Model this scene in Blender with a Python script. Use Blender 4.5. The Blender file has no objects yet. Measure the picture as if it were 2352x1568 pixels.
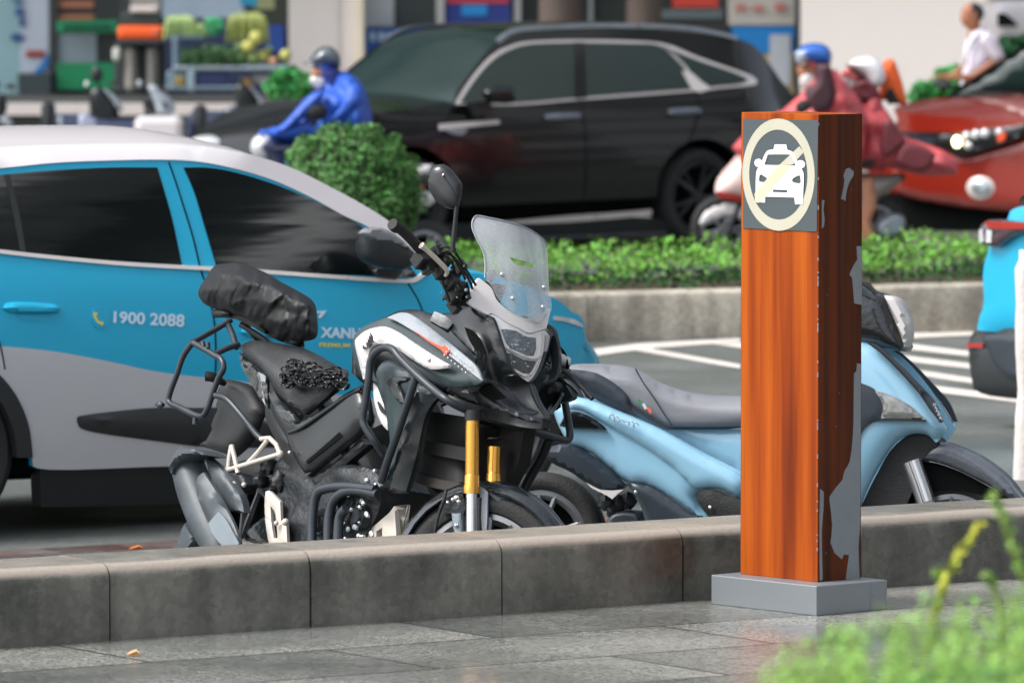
import bpy, bmesh, math, random
from mathutils import Vector, Matrix, noise
from mathutils.geometry import delaunay_2d_cdt
S = bpy.context.scene
C = S.collection
R = math.radians
# ---------------------------------------------------------------- camera, sky, sun, exposure
FPX, CAMH, CX, CY = 15000.0, 2.38, 1176.0, 784.0          # focal length and centre in 2352x1568 picture units
PITCH = math.atan(927.0 / FPX)
cd = bpy.data.cameras.new("camera"); cam = bpy.data.objects.new("camera", cd); C.objects.link(cam); S.camera = cam
cd.sensor_width = 36.0; cd.lens = FPX / 2352.0 * 36.0
cd.clip_start = 0.5; cd.clip_end = 3000
cam.location = (0, 0, CAMH); cam.rotation_euler = (math.pi / 2 - PITCH, 0, 0)
cd.dof.use_dof = True; cd.dof.focus_distance = 21.0
cd.dof.aperture_fstop = (cd.lens / 1000.0) / 0.036
w = bpy.data.worlds.new("World"); S.world = w; w.use_nodes = True
nt = w.node_tree; bg = nt.nodes["Background"]
sky = nt.nodes.new("ShaderNodeTexSky"); sky.sky_type = 'NISHITA'; sky.sun_disc = False
SUN_EL, SUN_AZ = 52.0, -108.0        # azimuth measured clockwise from +Y (away from camera)
sky.sun_elevation = R(SUN_EL); sky.sun_rotation = R(SUN_AZ)
sky.air_density = 1.0; sky.dust_density = 4.0; sky.ozone_density = 1.0
hs = nt.nodes.new("ShaderNodeHueSaturation"); hs.inputs["Saturation"].default_value = 0.42
nt.links.new(sky.outputs[0], hs.inputs["Color"]); nt.links.new(hs.outputs[0], bg.inputs[0])
bg.inputs[1].default_value = 0.15
sd = bpy.data.lights.new("sun", 'SUN'); sd.energy = 1.1; sd.angle = R(16); sd.color = (1, .97, .93)
sun = bpy.data.objects.new("sun", sd); C.objects.link(sun)
az, el = R(SUN_AZ), R(SUN_EL)
sv = Vector((math.sin(az) * math.cos(el), math.cos(az) * math.cos(el), math.sin(el)))
sun.rotation_euler = sv.to_track_quat('Z', 'Y').to_euler(); sun.location = sv * 60
S.view_settings.view_transform = 'Standard'; S.view_settings.look = 'None'
S.view_settings.exposure = 1.1; S.view_settings.gamma = 1.0
# ---------------------------------------------------------------- measuring helpers
CAMP = Vector((0, 0, CAMH))
_F = Vector((0, math.cos(PITCH), -math.sin(PITCH))); _U = Vector((0, math.sin(PITCH), math.cos(PITCH))); _R = Vector((1, 0, 0))
def ray(px, py): return _F + _R * ((px - CX) / FPX) - _U * ((py - CY) / FPX)
def hitz(px, py, z=0.0):
    d = ray(px, py); return CAMP + d * ((z - CAMH) / d.z)
def hity(px, py, Y):
    d = ray(px, py); return CAMP + d * (Y / d.y)
VW = {'1': (306.25, 551.25, .48844), '2': (796.25, 336.9, .37099), '3': (796.25, 796.25, .33198), '4': (0, 275.6, .41667),
      '5': (0, 796.25, .46875), '6': (1592.5, 735, .46883), '7': (1592.5, 232.75, .3595), '8': (1225, 735, .35156), 'b2': (551.25, 0, .36458),
      'b3': (1347.5, 0, .42708), 'A': (0, 0, .19533), 'B': (367.5, 0, .21875), 'C': (1960, 367.5, .54672), 'D': (1592.5, 91.9, .3125),
      'E': (1960, 0, .2343), 'F': (1041.25, 520.6, .3125), 'H': (428.75, 581.9, .14323), 'I': (1041.25, 704.4, .13672), 'G': (1592.5, 1163.75, .32291), '0': (0, 0, 1)}
def V(v, *pts):                                           # tracing notes: view name + points -> picture units
    ox, oy, k = VW[v]
    return [(ox + p[0] * k, oy + p[1] * k) + tuple(p[2:]) for p in pts]
class Frame:
    def __init__(s, x, y, z=0.0, yaw=0.0, roll=0.0):
        s.M = Matrix.Translation((x, y, z)) @ Matrix.Rotation(R(yaw), 4, 'Z') @ Matrix.Rotation(R(roll), 4, 'X'); s.I = s.M.inverted()
    def hit(s, px, py, lat, ax=1):                        # local point where the sight line meets the plane local[ax] = lat
        o = s.I @ CAMP; d = s.I.to_3x3() @ ray(px, py)
        return o + d * ((lat - o[ax]) / d[ax])
# ---------------------------------------------------------------- materials
def lin(c):
    return tuple(((v / 255) / 12.92 if v / 255 <= .04045 else ((v / 255 + .055) / 1.055) ** 2.4) for v in c) + (1.0,)
MT = {}
def mat(name, col, rough=.5, metal=0.0, var=.12, vs=6.0, bump=0.0, bs=60.0, coat=0.0, alpha=1.0, spec=.5, stretch=(1, 1, 1), rvar=.1, emit=0.0, island=0.0, trans=0.0, sheen=0.0, coatr=.04):
    m = bpy.data.materials.new(name); m.use_nodes = True; n = m.node_tree.nodes; l = m.node_tree.links
    b = n["Principled BSDF"]; c = lin(col)
    tc = n.new("ShaderNodeTexCoord"); mp = n.new("ShaderNodeMapping"); mp.inputs[3].default_value = stretch
    l.new(tc.outputs["Object"], mp.inputs[0])
    nz = n.new("ShaderNodeTexNoise"); nz.inputs["Scale"].default_value = vs; nz.inputs["Detail"].default_value = 5
    l.new(mp.outputs[0], nz.inputs["Vector"])
    mx = n.new("ShaderNodeMix"); mx.data_type = 'RGBA'
    mx.inputs[6].default_value = tuple(max(0, v * (1 - var * 2)) for v in c[:3]) + (1,)
    mx.inputs[7].default_value = tuple(min(1, v * (1 + var * 2)) for v in c[:3]) + (1,)
    l.new(nz.outputs[0], mx.inputs[0]); out = mx.outputs[2]
    if island:
        ge = n.new("ShaderNodeNewGeometry"); hv = n.new("ShaderNodeHueSaturation")
        m1 = n.new("ShaderNodeMapRange"); m1.inputs[3].default_value = 1 - island; m1.inputs[4].default_value = 1 + island
        m2 = n.new("ShaderNodeMapRange"); m2.inputs[3].default_value = .5 - .05 * island; m2.inputs[4].default_value = .5 + .03 * island
        l.new(ge.outputs["Random Per Island"], m1.inputs[0]); l.new(ge.outputs["Random Per Island"], m2.inputs[0])
        l.new(m1.outputs[0], hv.inputs["Value"]); l.new(m2.outputs[0], hv.inputs["Hue"]); l.new(out, hv.inputs["Color"]); out = hv.outputs[0]
    l.new(out, b.inputs["Base Color"])
    mr = n.new("ShaderNodeMapRange"); mr.inputs[3].default_value = max(0, rough - rvar); mr.inputs[4].default_value = min(1, rough + rvar)
    l.new(nz.outputs[0], mr.inputs[0]); l.new(mr.outputs[0], b.inputs["Roughness"])
    b.inputs["Metallic"].default_value = metal; b.inputs["Specular IOR Level"].default_value = spec
    b.inputs["Coat Weight"].default_value = coat; b.inputs["Coat Roughness"].default_value = coatr
    b.inputs["Transmission Weight"].default_value = trans
    b.inputs["Alpha"].default_value = alpha
    if emit:
        l.new(out, b.inputs["Emission Color"]); b.inputs["Emission Strength"].default_value = emit
    if bump:
        n2 = n.new("ShaderNodeTexNoise"); n2.inputs["Scale"].default_value = bs; n2.inputs["Detail"].default_value = 4
        l.new(mp.outputs[0], n2.inputs["Vector"])
        bp = n.new("ShaderNodeBump"); bp.inputs["Strength"].default_value = bump; bp.inputs["Distance"].default_value = .01
        l.new(n2.outputs[0], bp.inputs["Height"]); l.new(bp.outputs[0], b.inputs["Normal"])
    m["mp"] = 1; MT[name] = m; return m
# ---------------------------------------------------------------- object helpers
def empty(name, fr, label, cat, group=None):
    o = bpy.data.objects.new(name, None); C.objects.link(o); o.matrix_world = fr.M; o.empty_display_size = .2
    o["label"] = label; o["category"] = cat
    if group: o["group"] = group
    return o
def tag(o, label, cat, group=None):
    o["label"] = label; o["category"] = cat
    if group: o["group"] = group
    return o
def mk(name, verts, faces, m, parent=None, smooth=True, kind=None, hard=None, label=None, **_):
    me = bpy.data.meshes.new(name); me.from_pydata([tuple(v) for v in verts], [], faces); me.validate(); me.materials.append(m)
    if smooth: me.polygons.foreach_set("use_smooth", [True] * len(me.polygons))
    if smooth and hard is not False: me.set_sharp_from_angle(angle=R(hard or 42))
    o = bpy.data.objects.new(name, me); C.objects.link(o)
    if parent is not None: o.parent = parent
    if kind: o["kind"] = kind
    if label: o["label"] = label
    return o
class MB:                                                  # collects pieces of ONE part
    def __init__(s): s.v = []; s.f = []
    def add(s, vs, fs):
        n = len(s.v); s.v += [Vector(v) for v in vs]; s.f += [tuple(i + n for i in f) for f in fs]; return s
    def box(s, c, d, rz=0.0, M=None, bev=0.0):
        x, y, z = d[0] / 2, d[1] / 2, d[2] / 2; b = min(bev, x * .9, y * .9, z * .9)
        rot = Matrix.Rotation(rz, 3, 'Z') if M is None else M
        if b <= 0:
            vs = [(-x, -y, -z), (x, -y, -z), (x, y, -z), (-x, y, -z), (-x, -y, z), (x, -y, z), (x, y, z), (-x, y, z)]
            fs = [(3, 2, 1, 0), (4, 5, 6, 7), (0, 1, 5, 4), (1, 2, 6, 5), (2, 3, 7, 6), (3, 0, 4, 7)]
        else:
            bm = bmesh.new(); bmesh.ops.create_cube(bm, size=1)
            for v in bm.verts: v.co = Vector((v.co.x * 2 * x, v.co.y * 2 * y, v.co.z * 2 * z))
            bmesh.ops.bevel(bm, geom=bm.edges[:], offset=b, segments=2, profile=.5, affect='EDGES')
            bm.verts.index_update(); vs = [v.co.copy() for v in bm.verts]; fs = [tuple(v.index for v in f.verts) for f in bm.faces]; bm.free()
        return s.add([rot @ Vector(v) + Vector(c) for v in vs], fs)
    def tube(s, pts, r, n=10, sm=True, cap=True):
        P = [Vector(p) for p in pts]; rr = list(r) if hasattr(r, '__len__') else [r] * len(P)
        if sm and len(P) > 2:
            Q = []; q = []
            for i in range(len(P) - 1):
                p0 = P[max(i - 1, 0)]; p1 = P[i]; p2 = P[i + 1]; p3 = P[min(i + 2, len(P) - 1)]
                for k in range(5):
                    t = k / 5; Q.append(.5 * ((2 * p1) + (-p0 + p2) * t + (2 * p0 - 5 * p1 + 4 * p2 - p3) * t * t + (-p0 + 3 * p1 - 3 * p2 + p3) * t ** 3)); q.append(rr[i] * (1 - t) + rr[i + 1] * t)
            Q.append(P[-1]); q.append(rr[-1]); P, rr = Q, q
        vs = []; fs = []; nrm = None
        for i, p in enumerate(P):
            t = (P[min(i + 1, len(P) - 1)] - P[max(i - 1, 0)])
            t = t.normalized() if t.length > 1e-9 else Vector((0, 0, 1))
            if nrm is None:
                nrm = t.orthogonal().normalized()
            else:
                nrm = (nrm - t * nrm.dot(t)); nrm = nrm.normalized() if nrm.length > 1e-6 else t.orthogonal().normalized()
            bn = t.cross(nrm)
            for k in range(n):
                a = 2 * math.pi * k / n; vs.append(p + (nrm * math.cos(a) + bn * math.sin(a)) * rr[i])
        for i in range(len(P) - 1):
            for k in range(n): fs.append((i * n + k, i * n + (k + 1) % n, (i + 1) * n + (k + 1) % n, (i + 1) * n + k))
        if cap: fs += [tuple(range(n - 1, -1, -1)), tuple((len(P) - 1) * n + k for k in range(n))]
        return s.add(vs, fs)
    def lathe(s, prof, c, ax, n=40, a0=0.0, a1=2 * math.pi):   # prof: (radius, offset along axis)
        ax = Vector(ax).normalized(); u = ax.orthogonal().normalized(); v = ax.cross(u); c = Vector(c); full = abs(a1 - a0 - 2 * math.pi) < 1e-6
        m = n if full else n + 1; vs = []; fs = []
        for k in range(m):
            a = a0 + (a1 - a0) * k / n
            for (r, o) in prof: vs.append(c + ax * o + (u * math.cos(a) + v * math.sin(a)) * r)
        L = len(prof)
        for k in range(n):
            k2 = (k + 1) % m
            for i in range(L - 1): fs.append((k * L + i, k2 * L + i, k2 * L + i + 1, k * L + i + 1))
        return s.add(vs, fs)
    def ell(s, c, r, M=None, n=16, nz=0.0, sc=3.0):
        vs = []; fs = []; h = n // 2; rot = M or Matrix.Identity(3)
        for i in range(h + 1):
            th = math.pi * i / h
            for k in range(n):
                a = 2 * math.pi * k / n; p = Vector((math.sin(th) * math.cos(a), math.sin(th) * math.sin(a), math.cos(th)))
                if nz: p *= 1 + nz * noise.noise(p * sc + Vector(c))
                vs.append(rot @ Vector((p.x * r[0], p.y * r[1], p.z * r[2])) + Vector(c))
        for i in range(h):
            for k in range(n): fs.append((i * n + k, (i + 1) * n + k, (i + 1) * n + (k + 1) % n, i * n + (k + 1) % n))
        return s.add(vs, fs)
    def loft(s, rings, closed=True, cap=True):
        n = len(rings[0]); vs = [v for r in rings for v in r]; fs = []
        for i in range(len(rings) - 1):
            for k in range(n if closed else n - 1): fs.append((i * n + k, i * n + (k + 1) % n, (i + 1) * n + (k + 1) % n, (i + 1) * n + k))
        if cap and closed: fs += [tuple(range(n - 1, -1, -1)), tuple((len(rings) - 1) * n + k for k in range(n))]
        return s.add(vs, fs)
    def build(s, name, m, parent=None, **k): return mk(name, s.v, s.f, m, parent, **k)
def smooth_poly(pts, seg=4, ang=48):
    n = len(pts); out = []
    def corner(i):
        a = Vector(pts[i][:2]) - Vector(pts[i - 1][:2]); b = Vector(pts[(i + 1) % n][:2]) - Vector(pts[i][:2])
        return a.length < 1e-6 or b.length < 1e-6 or a.angle(b) > R(ang)
    cor = [corner(i) for i in range(n)]
    for i in range(n):
        p1, p2 = pts[i], pts[(i + 1) % n]; p0 = p1 if cor[i] else pts[i - 1]; p3 = p2 if cor[(i + 1) % n] else pts[(i + 2) % n]
        if cor[i] and cor[(i + 1) % n]: out.append(p1); continue
        for k in range(seg):
            t = k / seg
            out.append(tuple(.5 * ((2 * b) + (-a + c) * t + (2 * a - 5 * b + 4 * c - d) * t * t + (-a + 3 * b - 3 * c + d) * t ** 3) for a, b, c, d in zip(p0, p1, p2, p3)))
    return out
def inside(x, y, P):
    r = False; j = len(P) - 1
    for i in range(len(P)):
        if (P[i][1] > y) != (P[j][1] > y) and x < (P[j][0] - P[i][0]) * (y - P[i][1]) / (P[j][1] - P[i][1]) + P[i][0]: r = not r
        j = i
    return r
def segd(x, y, a, b):
    dx, dy = b[0] - a[0], b[1] - a[1]; L = dx * dx + dy * dy
    t = 0 if L < 1e-12 else max(0, min(1, ((x - a[0]) * dx + (y - a[1]) * dy) / L))
    return math.hypot(x - a[0] - t * dx, y - a[1] - t * dy)
def tri2d(P, div=14, holes=()):
    xs = [p[0] for p in P]; ys = [p[1] for p in P]; st = max(max(xs) - min(xs), max(ys) - min(ys)) / div
    pts = [Vector(p[:2]) for p in P]; n = len(P); edges = [(i, (i + 1) % n) for i in range(n)]
    for h in holes:
        k = len(pts); pts += [Vector(p[:2]) for p in h]; edges += [(k + i, k + (i + 1) % len(h)) for i in range(len(h))]
    nb = len(pts); dist = [0.0] * nb; y = min(ys) + st / 2; row = 0
    while y < max(ys):
        x = min(xs) + st / 2 * (1 + row % 2)
        while x < max(xs):
            if inside(x, y, P) and not any(inside(x, y, h) for h in holes):
                d = min(segd(x, y, P[i], P[(i + 1) % n]) for i in range(n))
                dh = min([segd(x, y, h[i], h[(i + 1) % len(h)]) for h in holes for i in range(len(h))] + [1e9])
                if d > st * .35 and dh > st * .3: pts.append(Vector((x, y))); dist.append(d)
            x += st
        y += st * .87; row += 1
    v, e, f, ov, oe, of = delaunay_2d_cdt(pts, edges, [], 1, 1e-6)
    if holes:
        f = [q for q in f if not any(inside(sum(v[i].x for i in q) / 3, sum(v[i].y for i in q) / 3, h) for h in holes)]
    dd = []
    for i, c in enumerate(v): dd.append(dist[ov[i][0]] if ov[i] and ov[i][0] < len(dist) else 0.0)
    return v, f, dd
def plate(name, fr, pts, m, parent=None, th=.006, bulge=0.0, lat=None, off=0.0, ax=1, out=None, back=None, mirror=False, div=14, sm=True, bw=.35, post=None, holes=(), ang=48, wr=0.0, ws=8.0, collect=None, label=None, seg=4, **kw):
    """panel traced as an outline; each point carries its own distance from the thing's middle plane; gets real thickness"""
    P = [tuple(p) for p in pts]
    if lat is None and len(P[0]) < 3: raise ValueError(name)
    if sm: P = smooth_poly(P, seg, ang)
    holes = [smooth_poly([tuple(p) for p in h], 3) for h in holes]
    v, f, dd = tri2d(P, div, holes); dmax = max(dd + [1e-6])
    if out is None: out = Vector((0, -1, 0)) if ax == 1 else Vector((-1, 0, 0))
    out = Vector(out).normalized()
    fr_pts = []
    for i, c in enumerate(v):
        if callable(lat): p = lat(c.x, c.y)
        elif lat is not None: p = fr.hit(c.x, c.y, lat, ax)
        else:
            a = 0; b = 0
            for q in P:
                wgt = 1 / ((q[0] - c.x) ** 2 + (q[1] - c.y) ** 2 + .01) ** 1.5; a += wgt * q[2]; b += wgt
            p = fr.hit(c.x, c.y, a / b, ax)
        fr_pts.append(p)
    prof = []
    for d in dd:
        t = min(1, d / (dmax * bw if bw < 1 else dmax)); prof.append(math.sqrt(max(0, 1 - (1 - t) ** 2)))
    F = []; B = []
    for i, p in enumerate(fr_pts):
        wv = wr * noise.noise(p * ws) * min(1, prof[i] * 1.5) if wr else 0
        F.append(p + out * (off + bulge * prof[i] + wv)); B.append(p + out * (off - th - (back or 0) * prof[i] - wv))
    f = [tuple(q) for q in f]
    # orient front faces along out
    if f:
        s = 0
        for q in f[:40]: s += (F[q[1]] - F[q[0]]).cross(F[q[2]] - F[q[0]]).dot(out)
        if s < 0: f = [tuple(reversed(q)) for q in f]
    n = len(F); cnt = {}
    for q in f:
        for i in range(len(q)): cnt[(q[i], q[(i + 1) % len(q)])] = 1
    faces = list(f) + [tuple(n + i for i in reversed(q)) for q in f]
    for (a, b) in cnt:
        if (b, a) not in cnt: faces.append((b, a, n + a, n + b))
    vs = F + B
    if fr is not None and post is not None: vs = [post(p) for p in vs]
    if collect is not None:
        collect.add(vs, faces)
        if mirror: collect.add([(p.x, -p.y, p.z) for p in vs], [tuple(reversed(q)) for q in faces])
        return None
    if (bulge or 0) >= .03: kw.setdefault('hard', 100 if th == 0 else 75)
    o = mk(name, vs, faces, m, parent, label=label, **kw)
    if mirror: mk(name, [(p.x, -p.y, p.z) for p in vs], [tuple(reversed(q)) for q in faces], m, parent, label=label, **kw)
    return o
def relief(name, fr, outline, ctrl, m, parent=None, lat=0.0, out=(0, -1, 0), back=.1, div=60, fold=None, ang=60):
    """closed form: traced outline, with measured depths towards the viewer at control points (straight facets between them)"""
    from mathutils.geometry import barycentric_transform
    P = smooth_poly([tuple(p) for p in outline], 3, ang); v, f, dd = tri2d(P, div); out = Vector(out).normalized(); dmax = max(dd)
    cp = [Vector((p[0], p[1])) for p in P[::2]] + [Vector((c[0], c[1])) for c in ctrl]; cz = [0.0] * len(P[::2]) + [c[2] for c in ctrl]
    cv, ce, cf, ov, oe, of = delaunay_2d_cdt(cp, [], [], 0, 1e-6); zz = [cz[ov[i][0]] if ov[i] else 0 for i in range(len(cv))]; F = []; B = []
    for i, c in enumerate(v):
        z = 0.0
        for t in cf:
            a, b, d = (cv[k] for k in t); den = (b.y - d.y) * (a.x - d.x) + (d.x - b.x) * (a.y - d.y)
            if abs(den) < 1e-9: continue
            w0 = ((b.y - d.y) * (c.x - d.x) + (d.x - b.x) * (c.y - d.y)) / den; w1_ = ((d.y - a.y) * (c.x - d.x) + (a.x - d.x) * (c.y - d.y)) / den; w2_ = 1 - w0 - w1_
            if w0 > -1e-4 and w1_ > -1e-4 and w2_ > -1e-4: z = w0 * zz[t[0]] + w1_ * zz[t[1]] + w2_ * zz[t[2]]; break
        p = fr.hit(c.x, c.y, lat); e = min(1, dd[i] / (dmax * .25))
        if fold: z += fold(c.x, c.y) * e
        F.append(p + out * z); B.append(p - out * (.004 + back * math.sqrt(max(0, 1 - (1 - dd[i] / dmax) ** 2))))
    f = [tuple(q) for q in f]; s = sum((F[q[1]] - F[q[0]]).cross(F[q[2]] - F[q[0]]).dot(out) for q in f[:60])
    if s < 0: f = [tuple(reversed(q)) for q in f]
    n = len(F); cnt = {(q[i], q[(i + 1) % 3]) for q in f for i in range(3)}
    faces = f + [tuple(n + i for i in reversed(q)) for q in f] + [(b, a, n + a, n + b) for (a, b) in cnt if (b, a) not in cnt]
    o = mk(name, F + B, faces, m, parent, hard=70)
    # soften the facet edges a little
    bm = bmesh.new(); bm.from_mesh(o.data); vs_ = [v_ for v_ in bm.verts if not any(e_.is_boundary for e_ in v_.link_edges)]
    for k in range(2): bmesh.ops.smooth_vert(bm, verts=vs_, factor=.5, use_axis_x=True, use_axis_y=True, use_axis_z=True)
    bm.to_mesh(o.data); bm.free(); return o
def ribbon(pts, wpx):                                      # outline of a narrow strip along a traced line
    up = []; dn = []
    for i, p in enumerate(pts):
        a = pts[max(i - 1, 0)]; b = pts[min(i + 1, len(pts) - 1)]; dx, dy = b[0] - a[0], b[1] - a[1]; L = math.hypot(dx, dy) or 1
        w = (wpx[i] if hasattr(wpx, '__len__') else wpx) / 2; nx, ny = -dy / L * w, dx / L * w
        up.append((p[0] + nx, p[1] + ny) + tuple(p[2:])); dn.append((p[0] - nx, p[1] - ny) + tuple(p[2:]))
    return up + dn[::-1]
def arch(cx, cy, rx, ry, n=9, a0=180, a1=0):
    return [(cx + rx * math.cos(R(a0 + (a1 - a0) * i / (n - 1))), cy - ry * math.sin(R(a0 + (a1 - a0) * i / (n - 1)))) for i in range(n)]
def textmesh(body, weight=.02, th=.1):
    cu = bpy.data.curves.new("lettering", 'FONT'); cu.body = body; cu.offset = weight; cu.resolution_u = 3
    o = bpy.data.objects.new("lettering", cu); C.objects.link(o); dg = bpy.context.evaluated_depsgraph_get(); me = o.evaluated_get(dg).to_mesh()
    vs = [v.co.copy() for v in me.vertices]; fs = [tuple(p.vertices) for p in me.polygons]; o.evaluated_get(dg).to_mesh_clear()
    bpy.data.objects.remove(o); bpy.data.curves.remove(cu)
    x0 = min(v.x for v in vs); x1 = max(v.x for v in vs); y0 = min(v.y for v in vs); y1 = max(v.y for v in vs)
    return [((v.x - x0) / (x1 - x0), (v.y - y0) / (y1 - y0)) for v in vs], fs
def text_on(name, body, surf, quad, m, parent, weight=.02, out=(0, -1, 0), off=.004):
    """quad = picture-unit corners (bl, br, tr, tl) on the surface"""
    uv, fs = textmesh(body, weight); vs = []
    for (u, v) in uv:
        a = Vector(quad[0]).lerp(Vector(quad[1]), u); b = Vector(quad[3]).lerp(Vector(quad[2]), u); c = a.lerp(b, v)
        vs.append(surf(c.x, c.y) + Vector(out) * off)
    s = sum((vs[q[1]] - vs[q[0]]).cross(vs[q[2]] - vs[q[0]]).dot(Vector(out)) for q in fs[:30])
    if s < 0: fs = [tuple(reversed(q)) for q in fs]
    return mk(name, vs, fs, m, parent, smooth=False)
def gbox(name, fr, px0, py0, px1, py1, d0, d1, m, parent=None, bev=0.0, **k):
    """upright box whose front (at depth d0, local y) fills the given picture rectangle"""
    a = fr.hit(px0, py1, d0); b = fr.hit(px1, py0, d0)
    c = Vector(((a.x + b.x) / 2, (d0 + d1) / 2, (a.z + b.z) / 2)); return MB().box(c, (abs(b.x - a.x), abs(d1 - d0), abs(b.z - a.z)), bev=bev).build(name, m, parent, smooth=bev > 0, hard=18, **k)
def dup(root, M, label, group=None):
    r = root.copy(); C.objects.link(r); r.matrix_world = M; r["label"] = label
    if group: r["group"] = group
    for ch in list(root.children):
        c = ch.copy(); C.objects.link(c); c.parent = r
        for g in list(ch.children):
            d = g.copy(); C.objects.link(d); d.parent = c
    return r
W0 = Frame(0, 0)
# ================================================================ ground, pavements, kerbs
KDIR = Vector((3.178, 2.13, 0)).normalized(); KN = Vector((KDIR.y, -KDIR.x, 0))      # kerb runs right and away; KN faces the camera
PAV, KTOP = .289, .52
KA = hitz(0, 1310, KTOP)                                      # a point on the kerb's front top edge
def groundmat(name, c1, c2, scale, rough0, rough1, bump, bs, tile=None, speck=.5, streak=False, nose=None):
    m = bpy.data.materials.new(name); m.use_nodes = True; n = m.node_tree.nodes; l = m.node_tree.links; b = n["Principled BSDF"]
    tc = n.new("ShaderNodeTexCoord"); N = lambda s, d=5: (lambda q: (q.inputs["Scale"].__setattr__("default_value", s), q.inputs["Detail"].__setattr__("default_value", d), l.new(tc.outputs["Object"], q.inputs["Vector"]), q)[-1])(n.new("ShaderNodeTexNoise"))
    big = N(scale); fine = N(bs, 3); vor = n.new("ShaderNodeTexVoronoi"); vor.inputs["Scale"].default_value = bs * .8; l.new(tc.outputs["Object"], vor.inputs["Vector"])
    mx = n.new("ShaderNodeMix"); mx.data_type = 'RGBA'; mx.inputs[6].default_value = lin(c1); mx.inputs[7].default_value = lin(c2)
    cr = n.new("ShaderNodeMapRange"); cr.inputs[1].default_value = .35; cr.inputs[2].default_value = .65; l.new(big.outputs[0], cr.inputs[0]); l.new(cr.outputs[0], mx.inputs[0])
    sp = n.new("ShaderNodeMix"); sp.data_type = 'RGBA'; sp.blend_type = 'MULTIPLY'; sp.inputs[0].default_value = speck
    l.new(mx.outputs[2], sp.inputs[6]); ramp = n.new("ShaderNodeMapRange"); ramp.inputs[3].default_value = .35; ramp.inputs[4].default_value = 1.5
    sc = n.new("ShaderNodeSeparateColor"); l.new(vor.outputs["Color"], sc.inputs[0]); l.new(sc.outputs[0], ramp.inputs[0]); l.new(ramp.outputs[0], sp.inputs[7]); out = sp.outputs[2]
    rr = n.new("ShaderNodeMapRange"); rr.inputs[1].default_value = .38; rr.inputs[2].default_value = .62; rr.inputs[3].default_value = rough0; rr.inputs[4].default_value = rough1; l.new(big.outputs[0], rr.inputs[0]); l.new(rr.outputs[0], b.inputs["Roughness"])
    if tile:
        mp = n.new("ShaderNodeMapping"); mp.inputs[2].default_value = (0, 0, -math.atan2(KDIR.y, KDIR.x)); l.new(tc.outputs["Object"], mp.inputs[0])
        br = n.new("ShaderNodeTexBrick"); br.inputs["Scale"].default_value = 1; br.inputs["Brick Width"].default_value = tile[0]; br.inputs["Row Height"].default_value = tile[1]
        br.inputs["Mortar Size"].default_value = .009; br.inputs["Color1"].default_value = (.5, .51, .5, 1); br.inputs["Color2"].default_value = (1.3, 1.24, 1.2, 1); br.inputs["Mortar"].default_value = (.3, .3, .3, 1)
        l.new(mp.outputs[0], br.inputs[0]); t = n.new("ShaderNodeMix"); t.data_type = 'RGBA'; t.blend_type = 'MULTIPLY'; t.inputs[0].default_value = 1
        l.new(out, t.inputs[6]); l.new(br.outputs[0], t.inputs[7]); out = t.outputs[2]
    if streak:
        mp = n.new("ShaderNodeMapping"); mp.inputs[3].default_value = (1, 1, .16); l.new(tc.outputs["Object"], mp.inputs[0]); q = n.new("ShaderNodeTexNoise"); q.inputs["Scale"].default_value = 9; q.inputs["Detail"].default_value = 6; l.new(mp.outputs[0], q.inputs["Vector"])
        r2 = n.new("ShaderNodeMapRange"); r2.inputs[1].default_value = .35; r2.inputs[2].default_value = .62; r2.inputs[3].default_value = .74; r2.inputs[4].default_value = 1.2; l.new(q.outputs[0], r2.inputs[0])
        t = n.new("ShaderNodeMix"); t.data_type = 'RGBA'; t.blend_type = 'MULTIPLY'; t.inputs[0].default_value = 1; l.new(out, t.inputs[6]); l.new(r2.outputs[0], t.inputs[7]); out = t.outputs[2]
    if nose:                                              # pale band painted under the stones' top edge for its wet sky highlight
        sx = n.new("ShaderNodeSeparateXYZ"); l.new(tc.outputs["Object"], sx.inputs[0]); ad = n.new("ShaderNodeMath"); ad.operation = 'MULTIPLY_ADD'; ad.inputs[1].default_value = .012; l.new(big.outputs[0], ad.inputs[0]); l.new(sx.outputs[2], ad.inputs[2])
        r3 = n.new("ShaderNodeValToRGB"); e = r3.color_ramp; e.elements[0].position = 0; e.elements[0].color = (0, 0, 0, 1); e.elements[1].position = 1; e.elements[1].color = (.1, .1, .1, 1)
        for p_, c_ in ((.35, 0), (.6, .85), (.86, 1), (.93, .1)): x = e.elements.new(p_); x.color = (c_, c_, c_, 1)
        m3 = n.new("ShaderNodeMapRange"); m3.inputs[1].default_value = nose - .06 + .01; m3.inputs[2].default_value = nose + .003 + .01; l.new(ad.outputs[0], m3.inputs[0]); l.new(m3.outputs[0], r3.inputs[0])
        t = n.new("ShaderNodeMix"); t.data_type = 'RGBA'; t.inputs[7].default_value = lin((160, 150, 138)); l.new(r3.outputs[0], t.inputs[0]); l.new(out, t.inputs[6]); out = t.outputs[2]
    l.new(out, b.inputs["Base Color"])
    bp = n.new("ShaderNodeBump"); bp.inputs["Strength"].default_value = bump; bp.inputs["Distance"].default_value = .004; l.new(fine.outputs[0], bp.inputs["Height"]); l.new(bp.outputs[0], b.inputs["Normal"])
    return m
M_road = groundmat("asphalt", (84, 88, 86), (100, 104, 101), .8, .35, .6, .5, 90)
M_pave = groundmat("granite_paving", (112, 117, 115), (150, 151, 146), .9, .12, .36, .04, 150, tile=(1.2, .6), speck=.9)
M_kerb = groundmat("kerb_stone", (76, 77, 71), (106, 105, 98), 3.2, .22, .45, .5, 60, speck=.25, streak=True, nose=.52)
M_kerb2 = groundmat("median_stone", (132, 126, 114), (172, 166, 152), 1.5, .6, .8, .5, 50, speck=.3, streak=True)
M_soil = mat("soil", (70, 60, 45), .9)
M_line = mat("road_paint", (205, 198, 190), .6, var=.1, vs=3)
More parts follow.
